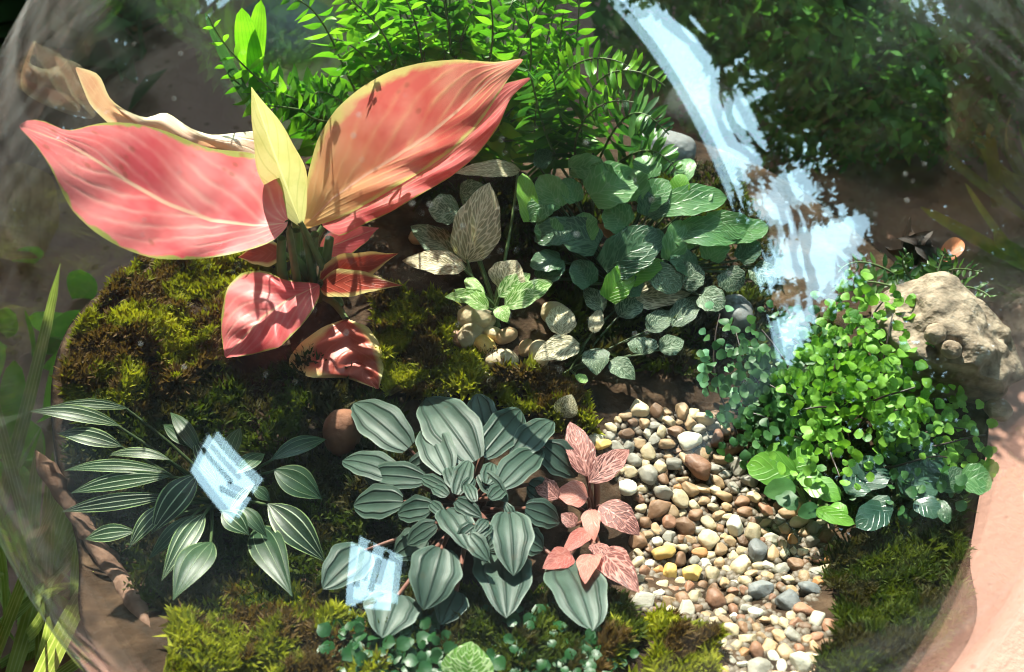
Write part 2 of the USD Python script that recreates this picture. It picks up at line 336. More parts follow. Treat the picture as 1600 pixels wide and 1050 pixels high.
# planting bed
SOIL = mat_basic("soil", [(0.3, (0.012, 0.008, 0.005)), (0.55, (0.045, 0.027, 0.016)), (0.75, (0.11, 0.07, 0.042))], 55, 0.95, 0.004, 160, spec=0.15)
def soil_mesh():
    k, n = 160, 60; ph = np.arange(k) * 2 * np.pi / k; rows = []
    rmax = np.full(k, 0.24)
    for _ in range(12):
        zz = terr(rmax * np.cos(ph), rmax * np.sin(ph)); rmax = np.sqrt((R - 0.007) ** 2 - zz ** 2)
    for t in np.linspace(0, 1, n) ** 0.8:
        x, y = rmax * t * np.cos(ph), rmax * t * np.sin(ph); z = terr(x, y)
        p = np.stack([x, y, z], -1)
        p[:, 2] += (meshkit.fbm(p * 60, 4, 3) - 0.5) * 0.010 * (1 - t ** 12)
        rows.append(p)
    edge = rows[-1]
    for t in np.linspace(0, 1, 14)[1:]:
        z = edge[:, 2] * (1 - t) + (-0.250) * t; rr = np.sqrt(np.maximum((R - 0.007) ** 2 - z ** 2, 1e-5)); rr = rr * (1 - 0.004 * rng.random(k))
        rows.append(np.stack([rr * np.cos(ph), rr * np.sin(ph), z], -1))
    v = np.vstack(rows); i, j = np.meshgrid(np.arange(len(rows) - 1), np.arange(k), indexing="ij")
    q = np.stack([i * k + j, (i + 1) * k + j, (i + 1) * k + (j + 1) % k, i * k + (j + 1) % k], -1).reshape(-1, 4)
    return v, np.vstack([q[:, [0, 1, 2]], q[:, [0, 2, 3]]])
top("soil", soil_mesh(), SOIL, "dark brown crumbly potting soil filling the lower part of the glass bowl", "soil", kind="structure")

# the porch that the glass mirrors: roof above, a wall behind with two barred openings, hedges and a tree around
DARKWOOD = mat_basic("dark_timber", [(0.3, (0.03, 0.024, 0.02)), (0.7, (0.07, 0.055, 0.045))], 6, 0.8, 0.002, 40)
HEDGE = mat_basic("garden_foliage", [(0.3, (0.018, 0.05, 0.014)), (0.7, (0.05, 0.11, 0.03))], 3, 0.7, spec=0.2, islands=0.3)
H = 2.2
BLACKW = mat_basic("black_timber", [(0.3, (0.006, 0.006, 0.006)), (0.7, (0.015, 0.013, 0.011))], 6, 0.9)
def slab(poly, z0, z1):
    from shapely.geometry import Polygon
    mm = trimesh.creation.extrude_polygon(Polygon(poly), z1 - z0, engine="earcut"); mm.apply_translation((0, 0, z0)); return mm.vertices, mm.faces
ra, rb = np.array([0.17, 0.15]) * H, np.array([1.48, -1.20]) * H
roof = Thing("porch_roof", (-1.0, -1.0, H), "dark timber porch roof over the bowl, with a straight eave", "roof")
dd = (rb - ra) / np.linalg.norm(rb - ra); nn = np.array([-dd[1], dd[0]])
r0 = ra - dd * 0.95
roof.part("roof_deck", slab([r0, rb + dd * 4.5, (rb + dd * 4.5) - np.array([2.6, 2.6]), (-5.2, -1.0), (-5.2, 1.2), (r0[0], 1.2)], H, H + 0.06), DARKWOOD, smooth=False)
g0, g1 = ra - dd * 0.9 + nn * 0.30, rb + nn * 0.62
if (nn @ np.array([1, 1])) < 0: g0, g1 = ra - dd * 0.9 - nn * 0.30, rb - nn * 0.62
roof.part("eave_rail", tube(np.array([(*g0, H + 0.05), (*((g0 + g1) / 2 + 0.03), H + 0.04), (*g1, H + 0.05)]), 0.04, 8), BLACKW)
def refl(px, py):
    d = ray(px, py); b = CAM @ d; t = -b - math.sqrt(b * b - (CAM @ CAM - R * R)); p = CAM + t * d; n = p / R
    return p, d - 2 * (d @ n) * n
WALLC = -2.6
E1 = nrm([1, -1, 0])
def on_wall(px, py):
    p, d = refl(px, py); t = (WALLC - p[0] - p[1]) / (d[0] + d[1]); q = p + t * d
    return float(q @ E1), float(q[2])
from shapely.geometry import Polygon as SP, LineString as SL
gaps = [SP([on_wall(*q) for q in [(318, 668), (392, 738), (352, 800), (286, 722)]]), SP([on_wall(*q) for q in [(546, 822), (624, 858), (618, 938), (538, 928)]])]
wall2 = SP([(-3.0, -1.2), (6.4, -1.2), (6.4, 2.2), (-3.0, 2.2)]).difference(gaps[0]).difference(gaps[1])
def wall_mesh(poly, dep=0.06):
    mm = trimesh.creation.extrude_polygon(poly, dep, engine="earcut"); v = mm.vertices
    base = np.array([WALLC / 2, WALLC / 2, 0]); nb = nrm([-1, -1, 0])
    return base + v[:, :1] * E1 + v[:, 1:2] * np.array([0, 0, 1.0]) + v[:, 2:3] * nb, mm.faces
wl = Thing("porch_wall", (WALLC / 2, WALLC / 2, FLOOR), "dark porch wall with two small barred openings letting in bright sky", "wall")
wl.part("wall_panel", wall_mesh(wall2), DARKWOOD, smooth=False)
for q0, q1 in [((312, 695), (352, 735)), ((372, 762), (338, 748)), ((566, 838), (556, 893)), ((592, 852), (580, 900)), ((560, 927), (585, 918))]:
    a, b = on_wall(*q0), on_wall(*q1)
    wl.part("bar", wall_mesh(SL([a, b]).buffer(0.016 if q0[0] < 500 else 0.013, cap_style=1), 0.03), DARKWOOD, smooth=False)
def leaf_cloud(n, lo, hi, size, r, inside=None):
    lo, hi = np.array(lo, float), np.array(hi, float); pts = lo + (hi - lo) * r.random((n, 3))
    if inside is not None: pts = pts[inside(pts)]
    n = len(pts); a = r.normal(size=(n, 3)); a /= np.linalg.norm(a, axis=1, keepdims=True); b = np.cross(a, r.normal(size=(n, 3))); b /= np.linalg.norm(b, axis=1, keepdims=True)
    s = size * (0.6 + 0.8 * r.random((n, 1)))
    v = np.stack([pts - a * s, pts + b * s * 0.45, pts + a * s, pts - b * s * 0.45], 1).reshape(-1, 3); k = np.arange(n)[:, None] * 4
    return v, np.vstack([k + [0, 1, 2], k + [0, 2, 3]])
r2 = np.random.default_rng(11)
top("garden_hedge", leaf_cloud(42000, (-3.6, 1.45, FLOOR), (3.6, 2.0, 0.97), 0.06, r2), HEDGE, "clipped garden hedge behind the glass bowl, shading the floor", "hedge", smooth=False)
top("garden_hedge", leaf_cloud(22000, (-3.4, -1.0, FLOOR), (-2.9, 3.2, 2.6), 0.08, r2), HEDGE, "tall garden hedge along the left side of the porch", "hedge", smooth=False)
top("garden_hedge", leaf_cloud(34000, (3.0, -6.0, -1.2), (3.6, 2.0, 1.8), 0.09, r2), HEDGE, "low garden hedge along the right side of the porch", "hedge", smooth=False)
top("garden_hedge", leaf_cloud(26000, (-4.0, 2.1, FLOOR), (-1.15, 2.8, 3.3), 0.10, r2), HEDGE, "tallest garden hedge at the back left, behind the clipped one", "hedge", smooth=False)
bd = np.array([(0.40, 0.24), (0.62, 0.10), (0.80, 0.05), (1.04, -0.08), (1.3, -0.13), (1.55, -0.19), (2.2, -0.42)]) * H
def in_crown(p):
    yb = np.interp(p[:, 0], bd[:, 0], bd[:, 1]) + 0.10 * np.sin(p[:, 0] * 9) * np.sin(p[:, 0] * 23 + 1)
    return (p[:, 1] > yb) & (p[:, 0] > 0.86 - 0.35 * (p[:, 1] > 1.0))
tr = Thing("garden_tree", (3.2, 1.3, FLOOR), "leafy garden tree overhanging the right side of the porch", "tree")
tr.part("crown", leaf_cloud(26000, (0.7, -1.3, 2.1), (6.0, 2.6, 2.75), 0.10, r2, in_crown), HEDGE, smooth=False)
def in_fringe(p):
    yb = np.interp(p[:, 0], bd[:, 0], bd[:, 1]); k = meshkit.noise(p * 4.5, 9)
    return (p[:, 1] < yb) & (p[:, 1] > yb - 0.55 * k) & (k > 0.47)
tr.part("twig_leaves", leaf_cloud(9000, (1.2, -1.5, 2.1), (4.8, 0.8, 2.4), 0.075, r2, in_fringe), HEDGE, smooth=False)
gapn = np.array([1.0, 1.0]) / math.sqrt(2)
def in_gap(p):
    yb = np.interp(p[:, 0], bd[:, 0], bd[:, 1]); k = meshkit.noise(p * [3.2, 3.2, 1.0], 5); e = (p[:, :2] - ra) @ gapn
    return (p[:, 1] < yb) & (e > -0.05) & (k > np.where(e < 0.22, 0.60, 0.69))
tr.part("twig_leaves", leaf_cloud(24000, (0.3, -2.6, 2.15), (4.4, 0.8, 2.35), 0.055, r2, in_gap), HEDGE, smooth=False)
bp_ = []
for t_ in np.linspace(0, 1, 40):
    q_ = ra + (rb - ra) * t_ + gapn * (0.16 + 0.62 * t_ + 0.10 * math.sin(t_ * 13) + 0.05 * math.sin(t_ * 31 + 1)); bp_.append((q_[0], q_[1], 2.24))
tr.part("branch", tube(np.array(bp_), 0.045 + 0.02 * np.sin(np.arange(40) * 1.9), 7), BLACKW)
tr.part("trunk", tube(np.array([(3.2, 1.3, FLOOR), (3.25, 1.25, 0.9), (3.1, 1.1, 2.3)]), np.array([0.14, 0.11, 0.07]), 10), DARKWOOD)
# ------------------------------------------------------------------ plants
def crown(th, entries, mats, heights, hint_up=0.6, org=(0, 0), sc=1.0, center=None, stem_from=None, stalk_mat=None, stalk_r=0.0011, sc_w=1.0, **kw):
    """entries: (base x, base y, tip x, tip y, width[, options]) in zoomed photo pixels; heights(px, py) gives the height above the planting surface"""
    out = []
    for k, e in enumerate(entries):
        o = dict(kw); mt = mats[0]
        if len(e) > 5: o.update(e[5])
        mt = o.pop("mat", mt); lab = o.pop("label", None); hb, ht = o.pop("hb", None), o.pop("ht", None); hu = o.pop("up", hint_up)
        bx, by, tx, ty = e[0] / sc + org[0], e[1] / sc + org[1], e[2] / sc + org[0], e[3] / sc + org[1]
        b = W(bx, by, heights(bx, by) if hb is None else hb); t = W(tx, ty, heights(tx, ty) if ht is None else ht)
        wd = e[4] / sc * mpp((b + t) / 2) * 1.08 * sc_w
        hint = nrm(np.array([0, 0, 1.0]) * hu + nrm(CAM - b) * (1 - hu) + 0.10 * rng.normal(size=3))
        lf, uv = leaf(b, t, wd, hint, seed=k, **o)
        path = th.part("leaf", lf, mt, uv=uv, label=lab)
        if stem_from is not None and stalk_mat is not None:
            sf = np.asarray(stem_from) + 0.003 * rng.normal(size=3) * [1, 1, 0]
            mid = (sf + b) / 2 + np.array([0, 0, 0.004]) - 0.12 * (t - b)
            th.part("stalk", tube(bez(sf, mid, b + (t - b) * 0.04, 6), np.linspace(stalk_r * 1.3, stalk_r * 0.8, 6), 5), stalk_mat, under=path)
        out.append((b, t))
    return out
hup = lambda h: (lambda x, y: h)

# ---- red aglaonema
AG = dict(lo=(0.68, 0.085, 0.105), hi=(0.85, 0.25, 0.25), vein=(0.88, 0.48, 0.42), nv=7, slant=0.6, vwidth=0.26, vamt=0.55, vnoise=0.7, mid=(0.82, 0.50, 0.36), midw=0.045, rough=0.45, transl=0.48, tint=(1.15, 0.95, 0.85), spots=(0.34, 0.10, 0.06), sscale=120.0, samt=0.5, nscale=3.0, rnd=0.1, spec=0.35)
M_RED = mat_leaf("red_leaf", edge=(0.36, 0.36, 0.09), ewidth=0.045, **AG)
M_REDY = mat_leaf("red_yellow_leaf", **{**AG, "lo": (0.68, 0.13, 0.11), "hi": (0.82, 0.32, 0.24), "vein": (0.78, 0.54, 0.28)}, edge=(0.72, 0.62, 0.22), ewidth=0.10, base=(0.70, 0.52, 0.20))
M_CREAM = mat_leaf("cream_young_leaf", (0.50, 0.50, 0.22), (0.68, 0.66, 0.40), vein=(0.34, 0.40, 0.14), nv=5, vamt=0.4, mid=(0.85, 0.80, 0.5), edge=(0.62, 0.55, 0.3), ewidth=0.06, transl=0.4, tint=(1.1, 1.1, 0.7))
M_PALEPINK = mat_leaf("pale_pink_leaf", (0.66, 0.32, 0.22), (0.78, 0.52, 0.36), vein=(0.8, 0.6, 0.42), nv=6, vamt=0.5, edge=(0.78, 0.68, 0.44), ewidth=0.28, transl=0.35, tint=(1.1, 1.0, 0.8))
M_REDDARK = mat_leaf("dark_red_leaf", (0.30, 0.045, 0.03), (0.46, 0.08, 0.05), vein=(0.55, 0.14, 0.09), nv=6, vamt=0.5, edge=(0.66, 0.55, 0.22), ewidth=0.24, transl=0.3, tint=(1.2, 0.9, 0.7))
M_STEMD = mat_basic("dark_green_stalk", [(0.3, (0.02, 0.04, 0.012)), (0.7, (0.05, 0.08, 0.025))], 60, 0.5, spec=0.3)
M_STEMG = mat_basic("green_stalk", [(0.3, (0.05, 0.09, 0.03)), (0.7, (0.12, 0.17, 0.06))], 60, 0.5, spec=0.3)
GA = W(487, 462)
ag = Thing("aglaonema_plant", GA, "large plant with broad glowing coral-red and yellow-edged leaves, tallest in the bowl", "plant")
cr = V(468, 372, GA[1])
def agl(bx, by, tx, ty, wd, mat, dyb=0.0, dyt=0.0, hint=(0, -0.55, 0.8), label=None, stalk=True, **kw):
    b, t = V(bx, by, GA[1] + dyb), V(tx, ty, GA[1] + dyt)
    o = dict(prof="acum", sag=0.06, fold=0.10, wave=0.012, nu=26, nv=16); o.update(kw)
    lf, uv = leaf(b, t, wd * mpp((b + t) / 2), nrm(hint), seed=len(made), **o)
    p = ag.part("leaf", lf, mat, uv=uv, label=label)
    if stalk:
        s0 = GA + np.array([0.010 * rng.normal(), 0.006 * rng.normal(), -0.004])
        ag.part("stalk", tube(bez(s0, (s0 + b) / 2 + np.array([0, 0, 0.01]), b + (t - b) * 0.05, 8), np.linspace(0.0026, 0.0016, 8), 8), M_STEMG, under=p)
def big(left, mid, right, y0, y1, lean, mat, label, **kw):
    lf, uv = leaf_edges(left, mid, right, GA[1] + y0, GA[1] + y1, lean, seed=len(made), **kw)
    p_ = ag.part("leaf", lf, mat, uv=uv, label=label); b_ = V(*mid[0], GA[1] + y0); s0 = GA + np.array([0.010 * rng.normal(), 0.006 * rng.normal(), -0.004])
    ag.part("stalk", tube(bez(s0, (s0 + b_) / 2 + np.array([0, 0, 0.01]), b_, 8), np.linspace(0.0028, 0.0018, 8), 8), M_STEMG, under=p_)
big([(450, 345), (443, 290), (425, 252), (395, 238), (330, 233), (300, 222), (262, 205), (215, 193), (170, 190), (132, 197), (104, 208), (72, 188), (40, 185), (30, 196)],
    [(450, 348), (400, 353), (330, 345), (260, 318), (200, 284), (150, 250), (100, 222), (30, 197)],
    [(450, 351), (435, 374), (400, 388), (350, 400), (300, 406), (240, 405), (190, 388), (150, 365), (112, 330), (94, 295), (80, 262), (58, 228), (30, 199)], -0.034, -0.07, 1.25, M_RED, "broad coral-pink leaf stretching to the left")
big([(500, 350), (560, 296), (640, 236), (720, 176), (780, 132), (828, 120)], [(505, 354), (570, 325), (640, 285), (705, 240), (765, 180), (829, 122)],
    [(510, 358), (530, 372), (565, 352), (610, 332), (660, 302), (700, 280), (742, 247), (780, 198), (797, 152), (829, 124)], 0.016, 0.02, 1.1, M_RED, "red leaf behind, its pale tip pointing right")
big([(470, 352), (479, 280), (496, 215), (524, 170), (565, 135), (610, 110), (660, 97), (720, 92), (772, 98), (817, 91)], [(474, 355), (520, 310), (570, 275), (620, 245), (670, 212), (720, 170), (765, 125), (817, 93)],
    [(478, 358), (540, 338), (600, 303), (660, 268), (710, 233), (752, 190), (777, 150), (797, 118), (817, 95)], 0.0, 0.0, 1.2, M_REDY, "large coral leaf with yellow-green upper edge, pointing up right")
big([(118, 104), (156, 114), (171, 156), (200, 175), (230, 186), (258, 172), (295, 200), (330, 212), (410, 203), (446, 235)][::-1], [(446, 260), (380, 240), (300, 225), (220, 200), (160, 160), (118, 106)], [(446, 290), (380, 275), (300, 255), (200, 222), (140, 165), (118, 108)],
    0.02, 0.03, 0.8, M_PALEPINK, "pale pink leaf with cream edge behind the left leaf")
big([(498, 443), (443, 437), (413, 422), (378, 425), (354, 449), (346, 490), (345, 520), (351, 557)], [(499, 445), (450, 468), (410, 496), (380, 528), (352, 558)], [(500, 447), (499, 466), (486, 490), (472, 508), (437, 543), (390, 555), (353, 559)],
    -0.012, -0.06, 1.1, M_RED, "smaller pink-red leaf hanging down in front, half in shade")
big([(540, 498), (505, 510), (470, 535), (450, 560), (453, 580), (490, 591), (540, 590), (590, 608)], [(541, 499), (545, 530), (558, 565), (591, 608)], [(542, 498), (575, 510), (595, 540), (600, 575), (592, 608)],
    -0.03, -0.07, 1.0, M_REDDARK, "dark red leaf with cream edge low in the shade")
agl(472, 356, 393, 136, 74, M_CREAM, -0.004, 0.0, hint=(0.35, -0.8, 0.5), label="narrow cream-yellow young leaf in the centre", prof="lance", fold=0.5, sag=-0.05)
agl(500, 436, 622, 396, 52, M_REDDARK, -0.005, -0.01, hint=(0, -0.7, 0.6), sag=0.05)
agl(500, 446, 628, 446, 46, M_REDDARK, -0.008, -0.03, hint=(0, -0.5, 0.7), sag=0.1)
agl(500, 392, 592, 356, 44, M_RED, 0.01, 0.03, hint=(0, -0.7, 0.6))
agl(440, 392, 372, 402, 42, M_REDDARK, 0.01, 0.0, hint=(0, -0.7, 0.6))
for q, (x1, y1) in enumerate([(440, 372), (463, 360), (492, 366), (515, 372), (455, 396), (500, 390)]):
    s0 = GA + np.array([0.014 * (q / 5 - 0.5) * 2, 0.004 * (q % 3 - 1), -0.006]); e = V(x1, y1, GA[1] + 0.004 * (q % 2))
    ag.part("stem", tube(bez(s0, (s0 + e) / 2 + [0.003 * (q - 2.5) / 2, 0, 0], e, 7), np.linspace(0.0036, 0.0026, 7), 9), M_STEMG)

# ---- grey-green ripple plant
M_PEP = mat_leaf("grey_green_leaf", (0.017, 0.040, 0.029), (0.052, 0.088, 0.066), vein=(0.010, 0.022, 0.016), mode="long", nv=1.6, vwidth=0.15, vamt=0.75, bump=0.0010, spots=(0.06, 0.05, 0.03), sscale=150.0, samt=0.35, edge=(0.085, 0.125, 0.095), ewidth=0.06, rough=0.52, transl=0.14, tint=(0.8, 1.1, 0.6), spec=0.35, rnd=0.12, nscale=4)
M_PEPSTEM = mat_basic("reddish_stalk", [(0.3, (0.10, 0.035, 0.03)), (0.7, (0.20, 0.09, 0.06))], 60, 0.5)
PC = W(728, 800)
pep = Thing("ripple_leaf_plant", PC, "rosette of silvery grey-green quilted heart-shaped leaves left of the pebbles", "plant")
def hp(x, y):
    d = math.hypot(x - 735, (y - 785) * 1.05); return 0.060 - 0.036 * min(1.2, d / 165.0)
crown(pep, [
 (340, 300, 155, 150, 150), (560, 345, 395, 135, 190), (470, 385, 395, 228, 128), (585, 325, 715, 172, 128), (695, 330, 822, 208, 112),
 (640, 432, 785, 308, 118), (310, 395, 118, 342, 112), (392, 405, 192, 398, 108), (320, 480, 155, 492, 128), (418, 500, 303, 520, 98),
 (432, 555, 333, 622, 84), (462, 505, 545, 642, 126), (676, 515, 690, 728, 158), (450, 635, 390, 842, 185), (640, 650, 668, 868, 212, dict(hb=0.026, ht=0.016)),
 (850, 680, 955, 912, 208, dict(prof="round", hb=0.022, ht=0.012)), (730, 500, 845, 548, 104), (790, 290, 905, 395, 124, dict(hb=0.03, ht=0.02)), (578, 385, 672, 480, 76), (498, 475, 585, 532, 64),
 (460, 430, 382, 398, 52), (498, 455, 542, 342, 74), (540, 590, 607, 678, 76), (305, 790, 250, 935, 200, dict(hb=0.02, ht=0.012)), (195, 640, 52, 772, 158, dict(hb=0.024, ht=0.014)),
 (500, 780, 448, 892, 124, dict(hb=0.018, ht=0.01)), (690, 535, 662, 482, 38), (455, 520, 410, 482, 44), (600, 250, 568, 118, 110, dict(hb=0.024, ht=0.02)),
 (560, 560, 500, 610, 66), (470, 460, 420, 430, 50), (610, 470, 660, 430, 60), (600, 420, 620, 350, 66), (440, 330, 330, 380, 90, dict(hb=0.03, ht=0.026)), (560, 600, 620, 560, 50), (740, 420, 820, 470, 90, dict(hb=0.028, ht=0.02)), (400, 600, 290, 660, 120, dict(hb=0.026, ht=0.016)), (720, 600, 790, 640, 110, dict(hb=0.03, ht=0.024)),
 (500, 440, 470, 360, 60), (560, 480, 530, 420, 46), (600, 540, 560, 590, 44), (520, 440, 560, 400, 44), (660, 590, 600, 640, 70, dict(hb=0.035, ht=0.03))],
 [M_PEP], hp, 0.55, (480, 560), 2.142, stem_from=PC, stalk_mat=M_PEPSTEM, stalk_r=0.0013, prof="pep", sag=0.10, fold=0.12, sc_w=0.90, ripple=0.022, nrip=3.2, wave=0.012, nu=16, nv=20)

# ---- striped plant
M_STR = mat_leaf("striped_leaf", (0.005, 0.020, 0.008), (0.016, 0.050, 0.014), vein=(0.60, 0.70, 0.48), mode="long", nv=1.75, vwidth=0.10, vamt=0.75, edge=(0.32, 0.44, 0.18), ewidth=0.05, rough=0.45, transl=0.2, rnd=0.3, spec=0.4)
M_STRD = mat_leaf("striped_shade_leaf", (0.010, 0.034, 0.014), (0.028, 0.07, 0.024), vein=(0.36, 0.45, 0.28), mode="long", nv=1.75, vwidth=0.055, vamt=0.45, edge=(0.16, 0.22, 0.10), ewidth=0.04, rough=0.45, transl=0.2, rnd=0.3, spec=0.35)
SC = W(340, 792)
st = Thing("striped_leaf_plant", SC, "dark green plant with narrow leaves lined in white, at lower left", "plant")
def hs(x, y):
    d = math.hypot(x - 335, y - 765); return 0.046 - 0.022 * min(1.4, d / 150.0)
crown(st, [
 (430, 190, 15, 125, 92), (440, 285, 145, 225, 98), (470, 112, 120, 100, 56), (660, 345, 365, 328, 66), (650, 402, 176, 395, 72), (660, 420, 205, 498, 92),
 (660, 510, 165, 582, 84), (785, 410, 573, 684, 158), (640, 545, 470, 748, 92), (500, 672, 272, 708, 92), (815, 590, 620, 896, 122), (850, 720, 672, 985, 180, dict(mat=M_STRD)),
 (895, 580, 1018, 688, 118), (1105, 545, 1365, 810, 168), (1055, 650, 1215, 968, 176, dict(mat=M_STRD, hb=0.02, ht=0.012)), (1120, 345, 1370, 252, 98, dict(mat=M_STRD)), (1130, 390, 1350, 525, 158, dict(mat=M_STRD)),
 (1035, 470, 1115, 535, 66, dict(mat=M_STRD)), (770, 290, 628, 185, 76, dict(mat=M_STRD)), (800, 330, 660, 130, 80, dict(mat=M_STRD)), (880, 450, 770, 255, 92), (925, 590, 1045, 455, 44), (955, 410, 1090, 318, 88, dict(mat=M_STRD)),
 (900, 400, 980, 200, 84, dict(mat=M_STRD)), (700, 560, 520, 640, 70), (760, 600, 560, 800, 84, dict(mat=M_STRD)), (980, 560, 1100, 700, 80, dict(mat=M_STRD))],
 [M_STR], hs, 0.6, (40, 600), 2.916, stem_from=SC, stalk_mat=M_STEMD, stalk_r=0.0009, sc_w=0.86, prof="lance", sag=0.12, fold=0.14, nu=16, nv=12, ripple=0.02, nrip=3.5)

# ---- pink-veined plant
M_PINK = mat_leaf("pink_net_leaf", (0.10, 0.035, 0.035), (0.22, 0.075, 0.065), vein=(0.62, 0.30, 0.26), mode="net", net=11, vwidth=0.16, vamt=0.8, mid=(0.6, 0.28, 0.24), midw=0.05, rough=0.5, transl=0.25, tint=(1.2, 0.9, 0.8))
M_PINKB = mat_leaf("bright_pink_leaf", (0.42, 0.11, 0.10), (0.58, 0.22, 0.17), vein=(0.7, 0.36, 0.3), mode="net", net=9, vwidth=0.12, vamt=0.5, rough=0.5, transl=0.35, tint=(1.2, 0.9, 0.8))
FC = W(928, 806)
fit = Thing("pink_veined_plant", FC, "small plant with wine-red pink-veined leaves beside the pebble path", "plant")
crown(fit, [
 (935, 395, 880, 212, 92), (942, 415, 1078, 305, 82), (940, 462, 832, 452, 92, dict(mat=M_PINKB)), (980, 490, 1112, 592, 104), (945, 505, 962, 612, 62, dict(mat=M_PINKB)),
 (945, 575, 855, 655, 58, dict(mat=M_PINKB)), (885, 655, 788, 704, 76, dict(mat=M_PINKB)), (982, 645, 1112, 784, 108), (955, 655, 930, 755, 78, dict(mat=M_PINKB)), (840, 470, 755, 400, 66), (960, 620, 1010, 700, 60), (900, 560, 850, 520, 50)],
 [M_PINK], hup(0.026), 0.5, (480, 560), 2.142, stem_from=FC, stalk_mat=M_PEPSTEM, stalk_r=0.001, prof="ovate", sag=0.08, fold=0.14, wave=0.012, nu=12, nv=10)
fit.part("stem", tube(bez(FC - [0, 0, 0.004], FC + [0.002, 0.002, 0.012], FC + [0.0, 0.004, 0.026], 6), 0.0018, 6), M_PEPSTEM)

# ---- cream-veined plant in the middle
M_NETC = mat_leaf("cream_net_leaf", (0.22, 0.21, 0.12), (0.36, 0.33, 0.19), vein=(0.78, 0.70, 0.50), mode="net", net=12, vwidth=0.17, vamt=0.9, mid=(0.7, 0.62, 0.42), midw=0.05, rough=0.5, transl=0.25)
M_NETG = mat_leaf("green_net_leaf", (0.09, 0.24, 0.03), (0.20, 0.40, 0.07), vein=(0.66, 0.80, 0.44), mode="net", net=9, vwidth=0.12, vamt=0.7, rough=0.45, transl=0.35)
M_NETD = mat_leaf("dark_net_leaf", (0.03, 0.07, 0.035), (0.08, 0.14, 0.07), vein=(0.32, 0.40, 0.28), mode="net", net=10, vwidth=0.13, vamt=0.7, rough=0.5, transl=0.2)
NC = W(775, 505)
O6 = dict(org=(600, 220), sc=2.625)
nf = Thing("cream_veined_plant", NC, "small plant with cream-netted beige and lime leaves right of the red plant", "plant")
crown(nf, [
 (335, 500, 432, 172, 188, dict(mat=M_NETC, hb=0.02, ht=0.05, up=0.1, label="tall upright beige leaf with cream net")), (335, 525, 75, 492, 106, dict(mat=M_NETC)), (430, 690, 290, 610, 70), (340, 560, 420, 690, 60), (495, 685, 695, 575, 96),
 (470, 680, 505, 745, 66), (560, 120, 288, 132, 72, dict(mat=M_NETC, hb=0.04, ht=0.05)), (310, 290, 182, 282, 126, dict(mat=M_NETD, hb=0.03, ht=0.034, prof="round")), (480, 610, 545, 490, 150, dict(mat=M_NETC, hb=0.02, ht=0.03)),
 (300, 470, 110, 350, 110, dict(mat=M_NETD, hb=0.016, ht=0.02)), (470, 640, 600, 545, 84), (420, 640, 250, 640, 60), (310, 220, 420, 190, 90, dict(mat=M_NETD, hb=0.03, ht=0.036))],
 [M_NETG], hup(0.024), 0.4, stem_from=NC, stalk_mat=M_STEMG, stalk_r=0.001, prof="ovate", sag=0.08, fold=0.12, wave=0.01, nu=12, nv=10, **O6)
NC2 = W(890, 575)
nf2 = Thing("cream_veined_plant", NC2, "low dull plant with cream-netted leaves above the pebble path, mostly in shade", "plant")
crown(nf2, [
 (800, 830, 615, 895, 112, dict(mat=M_NETC)), (725, 800, 725, 672, 116, dict(mat=M_NETC)), (870, 850, 872, 962, 108), (1060, 880, 1065, 805, 116, dict(prof="round")), (1000, 650, 1265, 620, 126, dict(mat=M_NETC)), (960, 720, 1060, 640, 110),
 (860, 790, 885, 690, 60, dict(mat=M_NETC)), (930, 900, 1030, 980, 90), (1080, 780, 1180, 700, 90), (1130, 860, 1230, 820, 90), (900, 700, 820, 600, 80), (800, 990, 826, 960, 54, dict(mat=M_NETG)), (1180, 760, 1300, 640, 100)],
 [M_NETD], hup(0.012), 0.5, stem_from=NC2, stalk_mat=M_STEMD, stalk_r=0.0006, prof="ovate", sag=0.08, fold=0.12, wave=0.01, nu=12, nv=10, **O6)

# ---- broad green plant at the back
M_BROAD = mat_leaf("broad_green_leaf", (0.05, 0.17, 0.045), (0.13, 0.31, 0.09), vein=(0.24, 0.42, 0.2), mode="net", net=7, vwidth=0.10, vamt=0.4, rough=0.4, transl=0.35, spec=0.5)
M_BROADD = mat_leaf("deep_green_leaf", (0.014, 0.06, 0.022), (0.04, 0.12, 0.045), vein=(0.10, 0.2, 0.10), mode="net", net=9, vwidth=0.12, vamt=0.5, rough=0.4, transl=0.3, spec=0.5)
M_LIME = mat_leaf("lime_leaf", (0.10, 0.30, 0.02), (0.20, 0.44, 0.05), vein=(0.34, 0.55, 0.14), nv=7, vamt=0.5, rough=0.4, transl=0.4)
O9 = dict(org=(820, 80), sc=2.625)
BC = W(960, 440)
bp = Thing("broad_leaved_plant", BC, "bushy plant with broad mid-green leaves at the back, behind the cream-veined plants", "plant")
def hb(x, y): return 0.05 - 0.03 * np.clip((y - 270) / 180, 0, 1)
